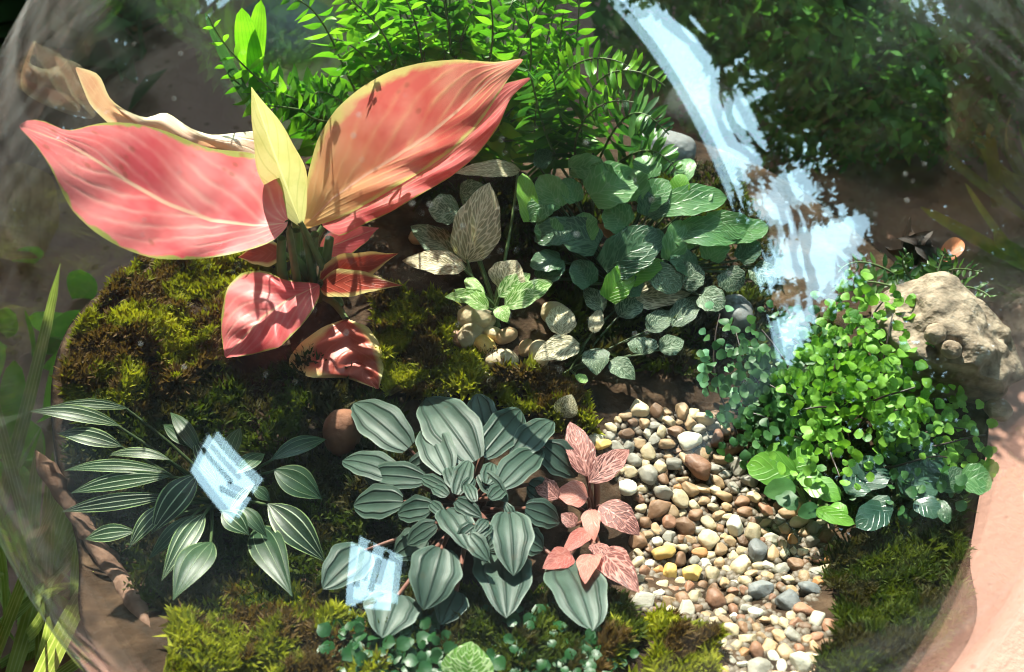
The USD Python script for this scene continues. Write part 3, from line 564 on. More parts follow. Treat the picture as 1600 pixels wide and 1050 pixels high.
crown(bp, [
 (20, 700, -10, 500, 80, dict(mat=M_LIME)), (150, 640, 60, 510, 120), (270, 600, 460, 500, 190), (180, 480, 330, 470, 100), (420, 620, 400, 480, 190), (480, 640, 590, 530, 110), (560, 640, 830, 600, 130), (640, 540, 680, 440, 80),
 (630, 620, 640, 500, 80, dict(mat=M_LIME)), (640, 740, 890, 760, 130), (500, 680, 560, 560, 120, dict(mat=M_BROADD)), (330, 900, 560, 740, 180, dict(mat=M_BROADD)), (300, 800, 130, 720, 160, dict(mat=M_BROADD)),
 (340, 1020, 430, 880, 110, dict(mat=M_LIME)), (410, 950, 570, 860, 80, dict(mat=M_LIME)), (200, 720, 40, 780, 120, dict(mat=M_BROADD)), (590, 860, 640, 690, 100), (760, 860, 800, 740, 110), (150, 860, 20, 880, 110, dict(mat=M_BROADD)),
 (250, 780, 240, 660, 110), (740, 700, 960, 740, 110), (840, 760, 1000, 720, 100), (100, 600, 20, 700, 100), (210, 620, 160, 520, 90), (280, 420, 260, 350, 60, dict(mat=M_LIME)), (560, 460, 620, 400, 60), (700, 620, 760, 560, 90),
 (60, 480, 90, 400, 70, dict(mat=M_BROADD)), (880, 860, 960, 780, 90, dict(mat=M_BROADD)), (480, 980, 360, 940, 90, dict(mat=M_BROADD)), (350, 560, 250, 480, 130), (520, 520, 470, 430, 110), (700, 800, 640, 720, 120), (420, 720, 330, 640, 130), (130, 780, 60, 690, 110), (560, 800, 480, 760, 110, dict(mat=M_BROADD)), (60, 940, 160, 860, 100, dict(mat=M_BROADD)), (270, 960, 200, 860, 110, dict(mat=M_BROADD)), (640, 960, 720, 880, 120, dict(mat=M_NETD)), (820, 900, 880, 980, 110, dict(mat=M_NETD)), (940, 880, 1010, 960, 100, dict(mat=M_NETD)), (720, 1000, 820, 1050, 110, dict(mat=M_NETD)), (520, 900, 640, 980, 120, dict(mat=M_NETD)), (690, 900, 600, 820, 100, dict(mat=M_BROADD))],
 [M_BROAD], hb, 0.45, stem_from=BC, stalk_mat=M_STEMD, stalk_r=0.0009, prof="heart", sag=0.09, fold=0.12, wave=0.015, nu=12, nv=10, **O9)

# ---- ferns
M_FERN = mat_leaf("bright_fern", (0.07, 0.24, 0.015), (0.20, 0.46, 0.03), rough=0.4, transl=0.45, rnd=0.6)
M_FERND = mat_leaf("dark_fern", (0.025, 0.10, 0.02), (0.08, 0.22, 0.03), rough=0.4, transl=0.4, rnd=0.5)
def frond(th, pts, pw, mat, n=14, mass=None, stem=0.0010, hint=(0, -0.6, 0.8), taper=0.75, curl=0.5, wid=0.34, prof="strap", smat=None):
    pts = np.asarray(pts, float); t = np.linspace(0, 1, len(pts)); tt = np.linspace(0, 1, 24)
    from scipy.interpolate import CubicSpline
    cs = CubicSpline(t, pts); P = cs(tt); path = th.part("frond", tube(P, np.linspace(stem, stem * 0.4, 24), 5), smat or M_STEMG)
    for k in range(n):
        a = 0.12 + 0.86 * (k + 0.5) / n
        p = cs(a); d = nrm(cs(a, 1)); nn_ = nrm(np.asarray(hint) - d * (np.asarray(hint) @ d)); s = np.cross(d, nn_)
        ln = pw * (1 - taper * a ** 1.6) * (0.85 + 0.3 * rng.random())
        for sg in (-1, 1):
            tip = p + nrm(s * sg + d * curl + 0.18 * rng.normal(size=3)) * ln
            lf, uv = leaf(p, tip, ln * wid, nn_ + 0.25 * rng.normal(size=3), prof=prof, sag=0.12 * rng.normal(), fold=0.2, nu=5, nv=4)
            if mass is None: th.part("leaflet", lf, mat, under=path, uv=uv)
            else: mass.append((lf, uv))
F1 = W(640, 262)
def P3(px, py, y): return V(px, py, y)
fe = Thing("crested_fern", F1, "lush bright green fern filling the back of the bowl behind the red plant", "fern")
yb = F1[1]
FR = [[(600, 250), (565, 190), (520, 150), (490, 150)], [(620, 250), (600, 140), (560, 80), (520, 60)], [(630, 250), (620, 110), (590, 40), (550, 0)], [(650, 240), (660, 120), (650, 40), (620, -30)],
      [(660, 240), (700, 120), (700, 40), (690, -30)], [(680, 240), (750, 140), (770, 50), (760, -30)], [(690, 250), (800, 170), (830, 90), (820, 0)], [(700, 250), (830, 190), (870, 120), (880, 20)],
      [(640, 250), (560, 200), (510, 190), (470, 170)], [(690, 250), (790, 220), (840, 230), (850, 260)], [(700, 240), (850, 150), (900, 60), (905, -20)], [(600, 240), (530, 190), (460, 170), (420, 165)],
      [(590, 250), (520, 190), (450, 150), (400, 150)], [(640, 240), (600, 90), (560, 20), (530, -20)],
      [(600, 245), (500, 190), (400, 120), (325, 25)], [(600, 245), (480, 185), (400, 150), (345, 90)], [(600, 245), (500, 160), (430, 130), (395, 120)], [(610, 245), (540, 110), (500, 30), (440, -10)]]
for k, pts in enumerate(FR):
    dy = [0.0, 0.005, 0.012 * math.sin(k * 2.1) - 0.012, 0.02 * math.sin(k * 2.1) - 0.02]
    frond(fe, [P3(x, y, min(yb + d, 0.20)) for (x, y), d in zip(pts, dy)], 0.022, M_FERN if k % 4 else M_FERND, n=11, curl=0.55, wid=0.40, prof="lance", hint=(0, -0.8, 0.6))
mass = []
for k in range(46):
    x = 400 + 510 * rng.random(); y = -30 + 200 * rng.random(); x2 = 0.5 * (x + 640) + 40 * rng.normal()
    pts = [(630 + 50 * rng.normal(), 250), (x2, 190 + 0.2 * y), (0.75 * x + 0.25 * x2, 0.7 * y + 30), (x, y)]
    if x < 540 and y < 150: continue
    frond(fe, [P3(a_, b_, min(yb + 0.012 + 0.012 * rng.random() - 0.006 * q_, 0.215)) for q_, (a_, b_) in enumerate(pts)], 0.022, M_FERN, n=20, mass=mass, curl=0.55, wid=0.38, prof="lance", hint=(0, -0.8, 0.6))
pm_ = fe.part("leaflet_mass", join([m_[0] for m_ in mass]), M_FERN, uv=np.vstack([m_[1] for m_ in mass])); tag(stage.GetPrimAtPath(pm_), kind="stuff")
F2 = W(915, 300)
fe2 = Thing("feathery_fern", F2, "small fern with drooping feathery fronds, right of the bright fern at the back", "fern")
for k, pts in enumerate([[(900, 275), (860, 170), (900, 100), (985, 105)], [(915, 275), (920, 150), (975, 110), (1040, 135)], [(890, 280), (850, 200), (832, 130), (820, 112)], [(905, 280), (880, 200), (870, 150), (862, 118)],
      [(925, 280), (970, 190), (1010, 180), (1045, 210)], [(910, 285), (900, 220), (930, 170), (990, 160)], [(885, 285), (845, 260), (835, 215), (838, 165)], [(930, 285), (990, 240), (1030, 240), (1060, 270)]]):
    frond(fe2, [P3(x, y, F2[1] - 0.006 * (k % 3) - 0.01 * q) for q, (x, y) in enumerate(pts)], 0.020, M_FERN if k in (0, 1) else M_FERND, n=16, curl=0.25, wid=0.30)
# strap-leaved plant and a dark rounded stone at the very back
M_STRAP = mat_leaf("strap_leaf", (0.10, 0.32, 0.01), (0.24, 0.52, 0.03), vein=(0.08, 0.22, 0.01), mode="long", nv=3, vwidth=0.2, vamt=0.4, transl=0.5)
S1 = W(405, 232)
sp_ = Thing("strap_leaved_plant", S1, "bright lime upright strap leaves at the back left of the fern", "plant")
for (bx, by, tx, ty, wd, mt) in [(398, 120, 378, 12, 34, M_STRAP), (396, 110, 408, 0, 26, M_STRAP), (402, 180, 320, 20, 16, M_BROADD)]:
    lf, uv = leaf(V(bx, by, S1[1]), V(tx, ty, S1[1] + 0.004), wd * 0.00045, (0.1, -0.9, 0.3), prof="strap", sag=0.04, fold=0.2, nu=14, nv=6)
    sp_.part("leaf", lf, mt, uv=uv)

# ---- maidenhair
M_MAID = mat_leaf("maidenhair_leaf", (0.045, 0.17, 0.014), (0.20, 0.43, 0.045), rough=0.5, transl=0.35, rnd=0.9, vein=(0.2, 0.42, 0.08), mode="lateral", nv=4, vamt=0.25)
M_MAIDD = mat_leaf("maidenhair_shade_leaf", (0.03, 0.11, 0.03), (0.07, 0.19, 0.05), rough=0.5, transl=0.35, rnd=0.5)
M_BLACK = mat_basic("dark_wiry_stalk", [(0.3, (0.015, 0.010, 0.008)), (0.7, (0.04, 0.022, 0.015))], 60, 0.4)
MC = W(1330, 680)
md = Thing("maidenhair_fern", MC, "maidenhair fern with many small rounded bright green leaflets, in front of the rocks", "fern")
extra_leaves = []
def spray(th, pts, hs_, n, size, mat, spread=1.0, hint=(0, -0.5, 0.85), extra=0.0):
    from scipy.interpolate import CubicSpline
    pp = np.array([W(x, y, h) for (x, y), h in zip(pts, hs_)]); t = np.linspace(0, 1, len(pp)); cs = CubicSpline(t, pp); tt = np.linspace(0, 1, 16)
    path = th.part("frond", tube(cs(tt), np.linspace(0.0009, 0.0004, 16), 5), M_BLACK)
    for k in range(n):
        a = 0.25 + 0.75 * (k + 0.5) / n; p = cs(a); d = nrm(cs(a, 1)); s = nrm(np.cross(d, hint)); sg = 1 if k % 2 else -1
        off = spread * (0.004 + 0.022 * rng.random() * (0.4 + 0.6 * math.sin(math.pi * min(1, a * 0.9))))
        b = p + s * sg * off + d * 0.006 * rng.normal() + np.array([0, 0, 0.004 * rng.normal()])
        sz = size * (0.75 + 0.5 * rng.random()); tip = b + nrm(s * sg * 0.8 + d * 0.6 + 0.35 * rng.normal(size=3)) * sz
        lf, uv = leaf(b, tip, sz * 1.15, nrm(np.asarray(hint) + 0.3 * rng.normal(size=3)), prof="petal", sag=0.06, fold=0.1, wave=0.03, nu=6, nv=6, seed=k)
        th.part("leaflet", lf, mat, under=path, uv=uv)
    for k in range(int(n * extra)):
        a = 0.2 + 0.8 * rng.random(); p = cs(a); d = nrm(cs(a, 1)); s = nrm(np.cross(d, hint)); sg = 1 if rng.random() > 0.5 else -1
        b = p + s * sg * spread * 0.026 * rng.random() + 0.005 * rng.normal(size=3) * [1, 1, 0.6] - [0, 0, 0.003]; sz = size * (0.7 + 0.5 * rng.random())
        extra_leaves.append(leaf(b, b + nrm(s * sg * 0.8 + d * 0.6 + 0.4 * rng.normal(size=3)) * sz, sz * 1.1, nrm(np.asarray(hint) + 0.35 * rng.normal(size=3)), prof="petal", fold=0.1, nu=5, nv=4))
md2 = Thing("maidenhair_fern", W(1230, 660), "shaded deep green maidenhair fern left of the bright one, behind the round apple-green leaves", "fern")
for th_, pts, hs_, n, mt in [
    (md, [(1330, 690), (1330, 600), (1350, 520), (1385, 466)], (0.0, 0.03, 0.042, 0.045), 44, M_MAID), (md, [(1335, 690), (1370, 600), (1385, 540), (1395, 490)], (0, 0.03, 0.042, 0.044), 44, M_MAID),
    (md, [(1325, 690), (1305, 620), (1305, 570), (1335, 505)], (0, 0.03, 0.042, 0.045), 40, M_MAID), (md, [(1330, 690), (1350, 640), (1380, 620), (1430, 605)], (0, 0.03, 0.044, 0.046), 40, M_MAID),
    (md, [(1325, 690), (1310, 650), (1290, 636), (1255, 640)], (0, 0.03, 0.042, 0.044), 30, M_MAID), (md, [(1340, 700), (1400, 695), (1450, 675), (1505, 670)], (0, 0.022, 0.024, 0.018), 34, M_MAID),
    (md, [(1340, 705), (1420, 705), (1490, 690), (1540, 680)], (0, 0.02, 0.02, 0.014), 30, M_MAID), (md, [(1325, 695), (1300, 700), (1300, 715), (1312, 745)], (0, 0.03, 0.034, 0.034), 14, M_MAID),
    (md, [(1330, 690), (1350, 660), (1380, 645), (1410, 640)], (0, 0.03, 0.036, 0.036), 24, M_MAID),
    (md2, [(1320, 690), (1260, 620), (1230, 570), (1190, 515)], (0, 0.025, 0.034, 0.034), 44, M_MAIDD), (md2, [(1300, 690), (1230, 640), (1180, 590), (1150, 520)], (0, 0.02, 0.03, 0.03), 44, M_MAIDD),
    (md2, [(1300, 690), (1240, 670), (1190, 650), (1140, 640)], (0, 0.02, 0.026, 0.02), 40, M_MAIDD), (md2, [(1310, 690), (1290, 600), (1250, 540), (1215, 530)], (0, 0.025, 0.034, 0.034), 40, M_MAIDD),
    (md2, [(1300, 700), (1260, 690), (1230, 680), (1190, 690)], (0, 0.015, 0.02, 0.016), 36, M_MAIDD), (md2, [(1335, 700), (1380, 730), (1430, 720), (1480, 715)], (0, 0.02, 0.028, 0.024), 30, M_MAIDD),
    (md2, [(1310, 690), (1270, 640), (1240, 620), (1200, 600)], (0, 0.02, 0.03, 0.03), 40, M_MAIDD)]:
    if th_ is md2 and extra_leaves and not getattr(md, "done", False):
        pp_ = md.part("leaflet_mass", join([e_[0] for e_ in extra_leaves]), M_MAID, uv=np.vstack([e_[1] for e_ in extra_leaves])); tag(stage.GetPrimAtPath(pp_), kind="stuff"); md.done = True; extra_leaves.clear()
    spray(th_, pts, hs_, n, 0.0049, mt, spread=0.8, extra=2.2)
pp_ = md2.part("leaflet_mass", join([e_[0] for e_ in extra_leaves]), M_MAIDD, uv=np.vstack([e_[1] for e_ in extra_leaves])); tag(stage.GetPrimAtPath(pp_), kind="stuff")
M_BEAD = mat_leaf("blue_green_beadleaf", (0.08, 0.24, 0.11), (0.18, 0.38, 0.2), rough=0.4, transl=0.3, rnd=0.4)
TC = W(1150, 690)
tl = Thing("trailing_vine", TC, "thin trailing sprig of tiny blue-green leaves beside the upper end of the pebbles", "vine")
spray(tl, [(1150, 692), (1140, 650), (1118, 590), (1125, 490)], (0.006, 0.012, 0.02, 0.026), 26, 0.0048, M_BEAD, spread=0.35)
M_ROUND = mat_leaf("round_green_leaf", (0.085, 0.25, 0.025), (0.17, 0.40, 0.05), vein=(0.28, 0.5, 0.12), nv=5, vamt=0.35, rough=0.4, transl=0.35, nscale=5)
M_DARKR = mat_leaf("dark_round_leaf", (0.012, 0.045, 0.03), (0.035, 0.085, 0.05), vein=(0.06, 0.12, 0.08), nv=5, vamt=0.3, rough=0.3, transl=0.15, spec=0.6)
O10 = dict(org=(1150, 620), sc=3.721)
RC = W(1275, 790)
rp = Thing("round_leaved_plant", RC, "low plant with rounded glossy apple-green leaves at the edge of the pebbles", "plant")
crown(rp, [(360, 450, 60, 400, 190), (330, 430, 430, 300, 130), (370, 440, 500, 540, 130), (400, 500, 610, 600, 150), (350, 520, 160, 560, 120, dict(mat=M_MAIDD)), (460, 660, 690, 740, 90), (300, 340, 170, 320, 120), (480, 640, 360, 690, 90, dict(mat=M_MAIDD)), (250, 560, 350, 660, 110, dict(mat=M_MAIDD)), (640, 700, 560, 620, 80)],
      [M_ROUND], hup(0.022), 0.5, stem_from=RC, stalk_mat=M_STEMG, stalk_r=0.0012, prof="round", sag=0.12, fold=0.1, wave=0.02, nu=12, nv=10, **O10)
DC = W(1400, 800)
dp = Thing("dark_leaved_plant", DC, "shaded plant with large dark blue-green rounded leaves at the right side", "plant")
crown(dp, [(700, 520, 860, 380, 220), (640, 560, 760, 470, 160), (960, 560, 1150, 420, 230), (1000, 460, 1200, 350, 180), (1180, 540, 1330, 430, 130, dict(mat=M_BROADD)), (1300, 480, 1490, 490, 180, dict(mat=M_BROAD)), (760, 620, 900, 700, 180), (1040, 600, 1180, 700, 150),
           (930, 460, 1060, 380, 130, dict(mat=M_BROADD)), (1180, 600, 1230, 740, 80, dict(mat=M_BROADD)), (880, 640, 700, 760, 160), (820, 330, 940, 260, 120, dict(mat=M_BROADD))],
      [M_DARKR], hup(0.020), 0.55, stem_from=DC, stalk_mat=M_STEMG, stalk_r=0.0012, prof="round", sag=0.1, fold=0.1, wave=0.012, nu=12, nv=10, **O10)
# dark fern behind the rocks
M_DKF = mat_leaf("olive_fern", (0.02, 0.07, 0.012), (0.06, 0.14, 0.02), rough=0.45, transl=0.35, rnd=0.6)
D2 = W(1440, 460)
df = Thing("olive_fern", D2, "dark olive fern with short pointed leaflets behind the rocks on the right", "fern")
for pts in [[(1440, 470), (1400, 430), (1350, 410), (1310, 425)], [(1440, 470), (1400, 450), (1350, 440), (1300, 455)], [(1440, 470), (1470, 430), (1500, 420), (1535, 425)], [(1440, 470), (1480, 470), (1510, 480), (1530, 510)],
            [(1440, 470), (1460, 440), (1470, 410), (1480, 395)], [(1440, 470), (1420, 430), (1410, 410), (1420, 395)], [(1450, 475), (1490, 490), (1510, 520), (1520, 545)], [(1445, 475), (1480, 450), (1520, 450), (1548, 465)]]:
    frond(df, [W(x, y, 0.004 + 0.014 * q - 0.002 * q * q) for q, (x, y) in enumerate(pts)], 0.013, M_DKF, n=9, curl=0.4, wid=0.36, prof="lance", hint=(0, -0.4, 0.9))
M_DEAD = mat_leaf("dry_leaf", (0.014, 0.009, 0.007), (0.04, 0.022, 0.015), vein=(0.06, 0.035, 0.024), nv=5, vamt=0.4, rough=0.7, transl=0.1, tint=(1.1, 0.8, 0.5))
M_ORANGE = mat_leaf("orange_dry_leaf", (0.32, 0.09, 0.03), (0.46, 0.17, 0.07), vein=(0.5, 0.25, 0.12), nv=5, vamt=0.4, rough=0.6, transl=0.2, tint=(1.1, 0.8, 0.5))
def lone(name, b, t, wd, mat, label, cat, hint=(0, -0.4, 0.9), **kw):
    lf, uv = leaf(b, t, wd, hint, **kw); return top(name, lf, mat, label, cat, uv=uv)
dw = Thing("withered_sprig", W(1430, 415), "withered blackish sprig of curled leaves against the back right glass", "dry plant")
for (bx, by, tx, ty, wd) in [(1430, 415, 1395, 330, 34), (1430, 410, 1450, 330, 40), (1435, 415, 1480, 370, 30), (1425, 415, 1360, 370, 30), (1430, 415, 1420, 300, 26), (1440, 410, 1500, 400, 24), (1420, 412, 1380, 350, 40), (1440, 408, 1465, 350, 36), (1445, 420, 1410, 385, 40), (1415, 405, 1440, 360, 44)]:
    b = W(bx, by, 0.004); t = W(0.35 * bx + 0.65 * tx + 14 * rng.normal(), 0.35 * by + 0.65 * ty + 8 * rng.normal(), 0.006 + 0.016 * rng.random()); lf, uv = leaf(b, t, wd * mpp(b) * 1.1, (0.6 * rng.normal(), -0.5 + 0.5 * rng.normal(), 0.7), prof="ovate", sag=0.3 * rng.normal(), fold=0.7, wave=0.10, side_bend=0.12 * rng.normal(), nu=12, nv=8, seed=bx + tx)
    dw.part("leaf", lf, M_DEAD, uv=uv)
lone("dry_leaf", W(1468, 410, 0.006), W(1502, 375, 0.012), 0.012, M_ORANGE, "curled orange-brown dry leaf behind the right rocks", "dry leaf", sag=0.2, fold=0.5, nu=10, nv=8)
lone("dry_leaf", W(960, 372, 0.03), W(935, 350, 0.034), 0.008, M_ORANGE, "tiny peach dry leaf lying on the broad-leaved plant", "dry leaf", sag=0.1, fold=0.2, nu=8, nv=6)
lone("netted_leaf", W(728, 1068, 0.010), W(736, 1002, 0.020), 0.022, M_NETG, "pale lime leaf with white net veins poking up at the bottom edge", "leaf", hint=(0, -0.25, 1), sag=0.06, fold=0.1, nu=14, nv=12, prof="ovate")
lone("fallen_leaf", W(880, 652, 0.006), W(893, 616, 0.014), 0.014, M_NETC, "small cream leaf lit by the sun above the ripple-leaved rosette", "leaf", hint=(-0.2, -0.7, 0.6), sag=0.1, fold=0.2, nu=10, nv=8)
# ------------------------------------------------------------------ stones, pebbles, moss, outside things
M_ROCK = mat_basic("tan_rock", [(0.3, (0.16, 0.12, 0.085)), (0.55, (0.30, 0.235, 0.17)), (0.8, (0.44, 0.36, 0.27))], 110, 0.9, 0.006, 140, spec=0.2)
M_ROCKG = mat_basic("grey_rock", [(0.3, (0.10, 0.08, 0.06)), (0.5, (0.24, 0.19, 0.14)), (0.7, (0.38, 0.31, 0.23))], 110, 0.9, 0.007, 140, spec=0.2)
def put_rock(px, py, rpx, lab, seed, mat=M_ROCK, h=0.0, rough=0.2, sub=4, freq=1.5, name="rock", flat=(1, 0.9, 0.8)):
    p = W(px, py, h); r = rpx * mpp(p); top(name, rock(p, np.array(flat) * r, seed, rough, sub, freq, rotz(seed * 1.3)), mat, lab, "rock")
A_, B_ = W(1392, 462, 0.024), W(1552, 618, 0.014); ax_ = nrm(B_ - A_); up_ = nrm(np.array([0, 0, 1.0]) - ax_ * ax_[2]); rt_ = np.column_stack([ax_, np.cross(up_, ax_), up_])
L_ = np.linalg.norm(B_ - A_) / 2
top("rock", rock((A_ + B_) / 2 - [0, 0, 0.004], np.array([1.08 * L_, 0.034, 0.032]), 41, 0.34, 5, 2.0, rt_, 7), M_ROCKG, "long grey-tan pitted rock sloping down beside the right glass, behind the maidenhair fern", "rock")
put_rock(1462, 522, 18, "small round beige stone on the long rock, upper of two", 8, h=0.044)
put_rock(1486, 546, 16, "small round beige stone on the long rock, lower of two", 9, h=0.042)
put_rock(1560, 640, 20, "little pale stone at the right foot of the long rock", 12, h=0.004)
M_TERRA = mat_basic("terracotta_stone", [(0.3, (0.10, 0.038, 0.018)), (0.7, (0.19, 0.075, 0.035))], 60, 0.85, 0.003, 150)
p = W(536, 676, 0.010); top("clay_lump", rock(p, (0.0105, 0.0115, 0.014), 21, 0.16, 3), M_TERRA, "smooth orange-brown clay lump between the striped plant and the grey rosette", "clay lump")
PEB = {k: mat_basic(k + "_pebble", [(0.3, tuple(0.55 * x for x in c)), (0.7, tuple(min(0.62, 0.95 * x) for x in c))], 90, 0.6, 0.0012, 300, spec=0.45, rnd=0.5) for k, c in dict(
    cream=(0.52, 0.42, 0.26), tan=(0.40, 0.265, 0.145), grey=(0.29, 0.27, 0.22), brown=(0.22, 0.12, 0.065), white=(0.68, 0.63, 0.50), yellow=(0.66, 0.44, 0.13), orange=(0.46, 0.22, 0.08), slate=(0.17, 0.18, 0.18), rust=(0.29, 0.14, 0.08)).items()}
from shapely.geometry import Polygon, Point
path_px = Polygon([(925, 690), (985, 640), (1130, 650), (1150, 720), (1200, 790), (1290, 800), (1310, 860), (1270, 950), (1300, 985), (1275, 1075), (1105, 1075), (1110, 1000), (1040, 965), (985, 950), (985, 880), (1000, 830), (985, 760), (945, 745)])
r3 = np.random.default_rng(5)
placed = []
special = [(1036, 871, 19, "yellow", "bright yellow pebble, upper left of the yellow trio"), (1081, 902, 20, "yellow", "bright yellow pebble, right of the yellow trio"), (1046, 898, 15, "yellow", "small pale yellow pebble between two brighter yellow ones"),
    (941, 700, 15, "yellow", "yellow-orange pebble beside the pink-veined leaves"), (1058, 767, 11, "orange", "tiny orange pebble in the upper path"), (1093, 868, 13, "orange", "orange-rust pebble in the middle of the path"), (1115, 943, 22, "rust", "large rust-brown pebble in the lower path"),
    (1148, 829, 20, "white", "bright white pebble at the right of the sunny path"), (1079, 696, 22, "white", "large white pebble at the shady top of the path"), (978, 768, 20, "white", "egg-shaped white pebble beside the pink-veined leaves"), (1182, 866, 22, "slate", "blue-grey pebble with pale streaks, upper of two"), (1186, 928, 24, "slate", "blue-grey pebble lower in the path"),
    (1228, 945, 24, "slate", "dark slate pebble near the moss mound"), (1262, 925, 18, "slate", "slate pebble against the moss mound"), (1092, 738, 26, "rust", "broad reddish-brown pebble in the upper path"), (1012, 748, 20, "grey", "smooth grey pebble left in the upper path"), (1036, 775, 19, "grey", "green-grey angular pebble in the upper path"),
    (1274, 973, 17, "white", "white pebble at the lower right edge of the path"), (1005, 945, 20, "grey", "grey-brown pebble under the pink-veined plant"), (1030, 735, 14, "cream", "round cream pebble at the upper left of the path"), (1248, 1040, 22, "white", "white pebble at the bottom edge of the photo")]
names = {"cream": "small cream pebble in the gravel path", "tan": "small tan pebble in the gravel path", "grey": "small grey pebble in the gravel path", "brown": "small brown pebble in the gravel path", "white": "small whitish pebble in the gravel path", "rust": "small rusty pebble in the gravel path", "orange": "small orange-tan pebble in the gravel path"}
def pebble(px, py, rpx, kind, lab, group=None, lift=0.25):
    p = W(px, py); r = rpx * mpp(p); seed = int(r3.integers(1e6))
    rr = np.array([1.0 + 0.25 * r3.random(), 0.78 + 0.2 * r3.random(), 0.55 + 0.2 * r3.random()]) * r
    rot = rotz(r3.random() * 6.3) @ trimesh.transformations.rotation_matrix(0.35 * r3.normal(), [1, 0, 0])[:3, :3]
    top("pebble", rock(p + [0, 0, r * lift], rr, seed, 0.36, 2, 1.25, rot, 6), PEB[kind], lab, "pebble", group)
for x, y, r, k, lab in special:
    pebble(x, y, r * 0.84, k, lab, lift=0.7); placed.append((x, y, r * 0.84))
x0, y0, x1, y1 = path_px.bounds
cand = 0
while len(placed) < 285 and cand < 40000:
    cand += 1; x, y = x0 + (x1 - x0) * r3.random(), y0 + (y1 - y0) * r3.random()
    r = 9.5 + 9.0 * r3.random() ** 1.7 if cand < 6000 else 7 + 4 * r3.random()
    if not path_px.contains(Point(x, y)): continue
    if any((x - a) ** 2 + ((y - b) * 1.15) ** 2 < (0.75 * (r + c)) ** 2 for a, b, c in placed): continue
    placed.append((x, y, r)); zone = "at the shady head of the gravel path" if y < 730 else ("in the shaded right side of the gravel path" if x > 1165 and y < 960 else ("in the sunny middle of the gravel path" if y < 960 else "at the foot of the gravel path")); k = r3.choice(["cream", "tan", "grey", "brown", "white", "rust", "orange"], p=[0.27, 0.28, 0.17, 0.13, 0.06, 0.06, 0.03])
    big = "larger " if r > 14 else "small "; pebble(x, y, r, k, big + names[k][6:].replace("in the gravel path", zone), big + k + " pebbles " + zone, lift=0.2 + 0.4 * r3.random())
# grit under the pebbles
gx = []
while len(gx) < 1500:
    x, y = x0 + (x1 - x0) * r3.random(), y0 + (y1 - y0) * r3.random()
    if path_px.contains(Point(x, y)): gx.append(rock(W(x, y) + [0, 0, 0.0004], np.array([1, 0.8, 0.6]) * (0.0013 + 0.0017 * r3.random()), int(r3.integers(1e6)), 0.2, 1, 1.0, rotz(r3.random() * 6)))
M_GRIT = mat_basic("grit", [(0.3, (0.10, 0.075, 0.05)), (0.7, (0.36, 0.30, 0.21))], 50, 0.6, islands=0.9)
top("gravel", join(gx), M_GRIT, "fine brown and cream grit filling the gaps between the path pebbles", "gravel", kind="stuff")
for q, (x, y, r, k, lab) in enumerate([(745, 505, 26, "cream", "flat cream stone at the top of the small stone pile"), (735, 530, 22, "cream", "long cream stone lying left in the small stone pile"), (757, 548, 20, "yellow", "honey-coloured stone in the middle of the small stone pile"), (782, 572, 24, "cream", "ridged cream stone low in the small stone pile"),
    (822, 548, 14, "tan", "tan stone right of the small stone pile"), (716, 535, 16, "rust", "pinkish stone at the left end of the small stone pile"), (802, 590, 17, "yellow", "yellowish stone at the foot of the small stone pile"), (762, 597, 15, "cream", "small cream stone half sunk in moss below the pile"), (870, 500, 24, "cream", "pale squarish stone right of the lime leaves"),
    (790, 530, 16, "tan", "brownish stone under the lime leaves"), (842, 560, 22, "cream", "cream stone in front of the netted leaf"), (770, 525, 14, "cream", "little cream stone tucked into the pile"), (660, 375, 18, "tan", "beige stone in shade behind the cream-veined plant"), (1150, 500, 30, "slate", "dark slate stone in shade behind the trailing vine"), (1040, 250, 40, "slate", "dark slate stone at the back under the feathery fern")]):
    p = W(x, y); rr = r * mpp(p)
    top("stone", rock(p + [0, 0, rr * 0.5], np.array([1.2, 0.8, 0.7]) * rr, 300 + q, 0.18, 3, 1.1, rotz(q * 1.1)), PEB[k], lab, "stone")
p = FL(452, 66); top("stone", rock(p + [0, 0, 0.015], (0.055, 0.05, 0.03), 77, 0.1, 3, 0.8), PEB["slate"], "dark oval stone on the floor behind the bowl", "stone")

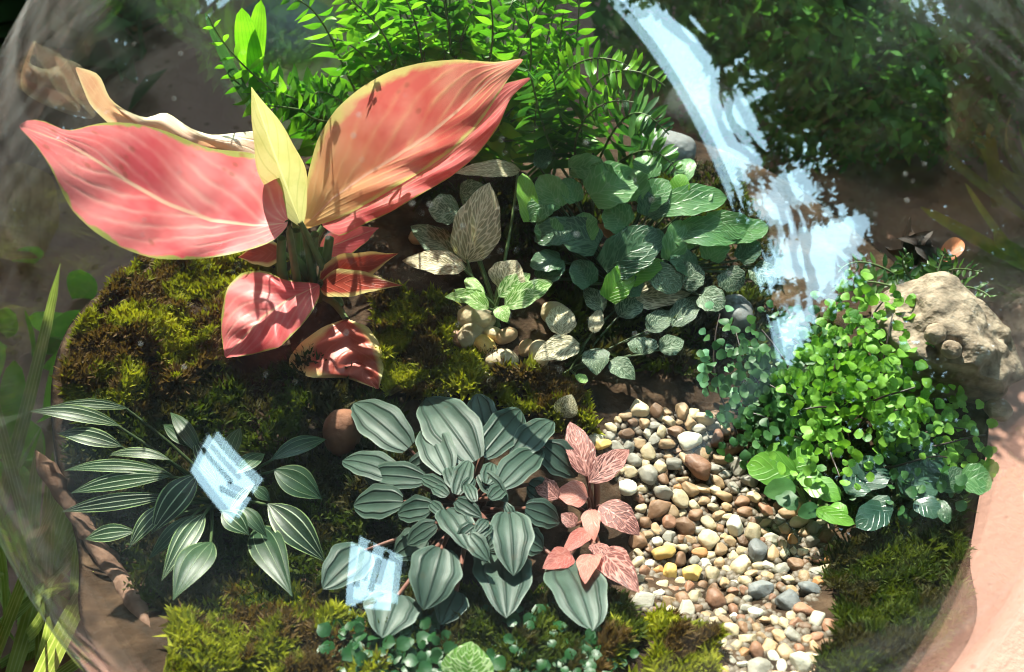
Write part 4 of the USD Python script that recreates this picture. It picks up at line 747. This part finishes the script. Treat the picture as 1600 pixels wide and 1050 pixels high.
# moss
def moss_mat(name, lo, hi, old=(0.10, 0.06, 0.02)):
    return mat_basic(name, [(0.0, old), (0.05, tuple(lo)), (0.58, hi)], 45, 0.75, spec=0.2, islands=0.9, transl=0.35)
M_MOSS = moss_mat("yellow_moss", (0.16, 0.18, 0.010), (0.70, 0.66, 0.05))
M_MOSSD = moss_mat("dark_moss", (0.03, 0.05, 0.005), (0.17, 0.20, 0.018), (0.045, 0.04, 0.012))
def moss(poly, n, mat, label, ln=0.0052, seed=1, bump=0.015, gap=0.33):
    poly = Polygon(poly); r = np.random.default_rng(seed); pts = []
    a, b, c, d = poly.bounds
    import shapely
    n = int(n * 1.8)
    pts = np.zeros((0, 2))
    while len(pts) < n:
        q = np.column_stack([a + (c - a) * r.random(n), b + (d - b) * r.random(n)])
        jit = q + 10 * (np.column_stack([meshkit.noise(np.column_stack([q / 25, np.zeros(n)]), 1), meshkit.noise(np.column_stack([q / 25, np.ones(n)]), 2)]) - 0.5) * 2
        pts = np.vstack([pts, q[shapely.contains_xy(poly, jit[:, 0], jit[:, 1]) & (meshkit.fbm(np.column_stack([q / 48, np.full(n, seed * 1.7)]), 3, seed) > gap)]])
    pts = pts[:n]
    base = Wn(pts)
    lump = meshkit.fbm(base * 95, 3, seed)
    base[:, 2] += bump * (lump - 0.35) * 1.6
    rad = np.hypot(base[:, 0], base[:, 1]); lim = np.sqrt((R - 0.017) ** 2 - base[:, 2] ** 2); base[:, :2] *= np.minimum(1, lim / rad)[:, None]
    e = 0.004
    g = np.stack([meshkit.fbm((base + [e, 0, 0]) * 95, 3, seed) - lump, meshkit.fbm((base + [0, e, 0]) * 95, 3, seed) - lump, np.zeros(n)], 1) / e * bump
    nr = np.array([0, 0, 1.0]) - g * 0.8 + 0.55 * r.normal(size=(n, 3)); nr /= np.linalg.norm(nr, axis=1, keepdims=True)
    L = ln * (0.45 + r.random((n, 1))) * (0.6 + 0.9 * meshkit.noise(base * 55, seed + 4))[:, None]; side = np.cross(nr, r.normal(size=(n, 3))); side /= np.linalg.norm(side, axis=1, keepdims=True)
    w = L * 0.13; bend = np.cross(nr, side) * L * 0.35 * r.normal(size=(n, 1))
    b0 = base - [0, 0, 0.001]
    v = np.stack([b0 - side * w, b0 + side * w, b0 + nr * L * 0.55 + side * w * 0.9 + bend * 0.35, b0 + nr * L * 0.55 - side * w * 0.9 + bend * 0.35, b0 + nr * L + bend], 1).reshape(-1, 3)
    k = np.arange(n)[:, None] * 5
    top("moss", (v, np.vstack([k + [0, 1, 2], k + [0, 2, 3], k + [3, 2, 4]])), mat, label, "moss", kind="stuff", smooth=False)
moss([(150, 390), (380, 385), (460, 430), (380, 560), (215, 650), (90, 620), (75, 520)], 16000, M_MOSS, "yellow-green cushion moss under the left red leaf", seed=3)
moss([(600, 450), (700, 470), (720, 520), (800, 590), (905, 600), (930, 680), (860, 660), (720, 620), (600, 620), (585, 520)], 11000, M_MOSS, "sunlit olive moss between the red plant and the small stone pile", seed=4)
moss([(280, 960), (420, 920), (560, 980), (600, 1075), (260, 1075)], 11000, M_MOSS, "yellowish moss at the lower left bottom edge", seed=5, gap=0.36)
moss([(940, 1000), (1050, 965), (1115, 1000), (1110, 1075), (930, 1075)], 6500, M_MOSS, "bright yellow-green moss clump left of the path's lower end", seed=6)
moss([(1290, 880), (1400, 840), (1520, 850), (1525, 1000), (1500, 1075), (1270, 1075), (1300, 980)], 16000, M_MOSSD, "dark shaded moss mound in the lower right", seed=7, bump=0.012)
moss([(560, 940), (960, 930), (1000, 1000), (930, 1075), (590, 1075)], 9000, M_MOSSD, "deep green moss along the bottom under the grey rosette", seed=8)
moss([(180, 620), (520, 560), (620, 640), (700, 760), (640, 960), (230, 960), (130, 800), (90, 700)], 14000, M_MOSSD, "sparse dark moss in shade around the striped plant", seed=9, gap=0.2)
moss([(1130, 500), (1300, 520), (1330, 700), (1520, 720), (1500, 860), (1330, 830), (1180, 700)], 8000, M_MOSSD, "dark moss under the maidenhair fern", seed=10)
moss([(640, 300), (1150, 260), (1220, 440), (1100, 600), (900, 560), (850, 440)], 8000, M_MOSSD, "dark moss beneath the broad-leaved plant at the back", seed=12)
# creeping small-leaved ground cover at the bottom
M_CREEP = mat_basic("creeping_leaf", [(0.25, (0.012, 0.07, 0.015)), (0.75, (0.06, 0.20, 0.045))], 40, 0.45, islands=0.8, transl=0.3)
r4 = np.random.default_rng(17); cl = []
cpoly = Polygon([(500, 965), (640, 960), (780, 960), (960, 940), (1010, 1000), (930, 1080), (520, 1080)])
while len(cl) < 420:
    x, y = 490 + 530 * r4.random(), 930 + 150 * r4.random()
    if not cpoly.contains(Point(x, y)) or meshkit.noise(np.array([x / 60, y / 45, 0.5]), 4) < 0.38: continue
    b = W(x, y, 0.002 + 0.010 * r4.random()); a = r4.random() * 6.3; s = 0.0035 + 0.0035 * r4.random()
    cl.append(leaf(b, b + np.array([math.cos(a), math.sin(a), 0.25 * r4.normal()]) * s, s, (0.3 * r4.normal(), 0.3 * r4.normal() - 0.3, 1), prof="round", nu=4, nv=4, fold=0.15)[0])
top("creeping_ground_cover", join(cl), M_CREEP, "tiny round-leaved creeping plant along the bottom edge", "ground cover", kind="stuff")

# bark strip and twig inside the left glass
M_BARK = mat_basic("pale_bark", [(0.3, (0.07, 0.038, 0.025)), (0.6, (0.17, 0.10, 0.07)), (0.8, (0.30, 0.20, 0.15))], 70, 0.85, 0.003, 160, spec=0.2)
def stick(pix, hs_, rad, seed, n=26):
    from scipy.interpolate import CubicSpline
    k = np.array([W(x, y, h) for (x, y), h in zip(pix, hs_)]); t = np.linspace(0, 1, n); P = CubicSpline(np.linspace(0, 1, len(k)), k)(t)
    rr = np.random.default_rng(seed); P = P + 0.0006 * rr.normal(size=P.shape)
    v, f = tube(P, rad * (0.85 + 0.3 * rr.random(n)) * np.clip(np.minimum(t, 1 - t) * 14 + 0.05, 0, 1), 10)
    v = v + 0.0009 * (meshkit.fbm(v * 260, 3, seed) - 0.5)[:, None] * 2; return v, f
top("bark_strip", stick([(58, 705), (110, 790), (170, 880), (235, 985)], (0.001, 0.002, 0.002, 0.001), 0.0046, 4), M_BARK, "brown strip of bark along the left inside of the bowl", "bark")

# specks of water on the glass
r5 = np.random.default_rng(23); dr = []
M_DROP = usdkit.material(stage, "/World/Looks/water_drop", {"p": ("principled_bsdf", {"base_color": (0.9, 0.92, 0.9), "roughness": 0.08, "transmission_weight": 0.35, "ior": 1.33})}, surface="p.BSDF")
for _ in range(130):
    x, y = (200 + 1250 * r5.random(), 60 + 560 * r5.random() ** 1.3)
    d = ray(x, y); b = CAM @ d; D = b * b - CAM @ CAM + (R - 0.0048) ** 2
    if D <= 0: continue
    pp = CAM + d * (-b - math.sqrt(D)); s = 0.00018 + 0.00028 * r5.random() ** 3
    mm = trimesh.creation.icosphere(1); dr.append((mm.vertices * s + pp, mm.faces))
top("water_droplets", join(dr), M_DROP, "tiny water droplets scattered on the inside of the glass", "droplets", kind="stuff")

# ---- things on the floor outside the bowl
def grass(name, center, n, length, width, mat, label, cat, lean=(0, 0, 1), spread=0.05, seed=1, arch=0.25):
    r = np.random.default_rng(seed); th = Thing(name, center, label, cat)
    for k in range(n):
        b = center + np.array([spread * r.normal(), spread * r.normal(), 0]) * 0.5
        d = nrm(np.asarray(lean, float) + 0.45 * r.normal(size=3) * [1, 1, 0.4]); L = length * (0.6 + 0.6 * r.random())
        lf, uv = leaf(b, b + d * L, width * (0.7 + 0.6 * r.random()), (r.normal(), r.normal() - 1, 0.8), prof="strap", sag=-arch * 0.4 * r.random(), fold=0.25, nu=10, nv=4)
        th.part("blade", lf, mat, uv=uv)
    return th
M_VAR = mat_leaf("variegated_blade", (0.16, 0.24, 0.05), (0.34, 0.42, 0.12), vein=(0.55, 0.58, 0.3), mode="long", nv=2, vwidth=0.2, vamt=0.7, transl=0.35)
M_OUT = mat_leaf("outdoor_leaf", (0.12, 0.36, 0.02), (0.28, 0.58, 0.05), transl=0.45, rnd=0.5)
M_YG = mat_leaf("yellow_green_blade", (0.16, 0.20, 0.015), (0.34, 0.36, 0.03), transl=0.35, rnd=0.5)
c = FL(-40, 985); grass("variegated_grass", c, 46, 0.20, 0.011, M_VAR, "pale striped ornamental grass outside at the lower left", "grass plant", lean=(0.18, 0.25, 0.6), spread=0.07, seed=2)
c = FL(-70, 650); grass("leafy_shrub", c, 60, 0.065, 0.024, M_OUT, "bright green leafy shrub outside the left of the bowl", "shrub", lean=(0.25, -0.1, 0.6), spread=0.12, seed=3)
c = FL(1660, 350); grass("yellow_green_tuft", c, 40, 0.13, 0.010, M_YG, "yellow-green tuft of leaves outside the right of the bowl", "tuft", lean=(-0.3, 0.0, 0.7), spread=0.06, seed=4)
# soft bushy plant behind on the right
th = Thing("bushy_shrub", FL(1290, 235), "soft dark green bushy shrub behind the right side of the bowl, blurred", "shrub")
M_SOFT = mat_basic("soft_foliage", [(0.3, (0.05, 0.17, 0.03)), (0.7, (0.16, 0.40, 0.06))], 12, 0.6, islands=0.5, transl=0.35, spec=0.2)
cb = FL(1290, 235)
def ball(p):
    q = (p - cb - [0, 0.06, 0.16]) / np.array([0.26, 0.20, 0.19]); return (q ** 2).sum(1) < 0.75 + 0.5 * meshkit.noise(p * 14, 3)
th.part("crown", leaf_cloud(48000, cb + [-0.32, -0.2, 0.0], cb + [0.32, 0.32, 0.40], 0.0085, r2, ball), M_SOFT, smooth=False)
th.part("stem", tube(np.array([cb + [0, 0.06, 0], cb + [0.01, 0.06, 0.1], cb + [0, 0.06, 0.2]]), [0.012, 0.01, 0.006], 8), M_STEMG)
th = Thing("shade_shrub", (-0.78, 0.72, FLOOR), "dense shrub standing beyond the left back of the bowl, shading the floor there", "shrub")
th.part("crown", leaf_cloud(6000, (-1.25, 0.55, FLOOR), (-0.40, 1.0, 0.45), 0.04, r2), HEDGE, smooth=False)
th = Thing("shade_shrub", (-1.0, 1.2, FLOOR), "taller shrub farther out beyond the left back of the bowl", "shrub")
th.part("crown", leaf_cloud(12000, (-1.7, 1.0, FLOOR), (-0.40, 1.4, 0.90), 0.05, r2), HEDGE, smooth=False)
M_DRYL = mat_leaf("tan_dry_leaf", (0.36, 0.20, 0.09), (0.52, 0.33, 0.17), vein=(0.25, 0.13, 0.06), nv=6, vamt=0.5, rough=0.6, transl=0.2, tint=(1.1, 0.9, 0.6))
for (a, b_, wd, lab) in [((70, 400), (-30, 270), 0.09, "curled tan dry leaf outside at the left edge"), ((130, 60), (60, 140), 0.06, "brown dry leaf on the floor at the upper left"), ((60, 40), (110, -40), 0.05, "dry brown leaf beyond the upper left rim of the bowl")]:
    lone("fallen_leaf", FL(*a, 0.01), FL(*b_, 0.05), wd, M_DRYL, lab, "dry leaf", hint=(0.3, -0.6, 0.7), sag=0.2, fold=0.4, wave=0.04, nu=14, nv=10)
M_POT = mat_basic("dark_pot", [(0.3, (0.008, 0.008, 0.008)), (0.7, (0.018, 0.017, 0.016))], 20, 0.6)
pc = FL(1640, -10)
prof_ = np.array([(0.0, 0.0), (0.10, 0.0), (0.135, 0.21), (0.15, 0.21), (0.15, 0.24), (0.132, 0.24), (0.125, 0.20), (0.0, 0.20)])
pm = trimesh.creation.revolve(prof_, sections=40); pm.apply_translation(pc)
top("flower_pot", pm, M_POT, "black plastic flower pot beyond the upper right of the bowl", "flower pot", smooth=30)
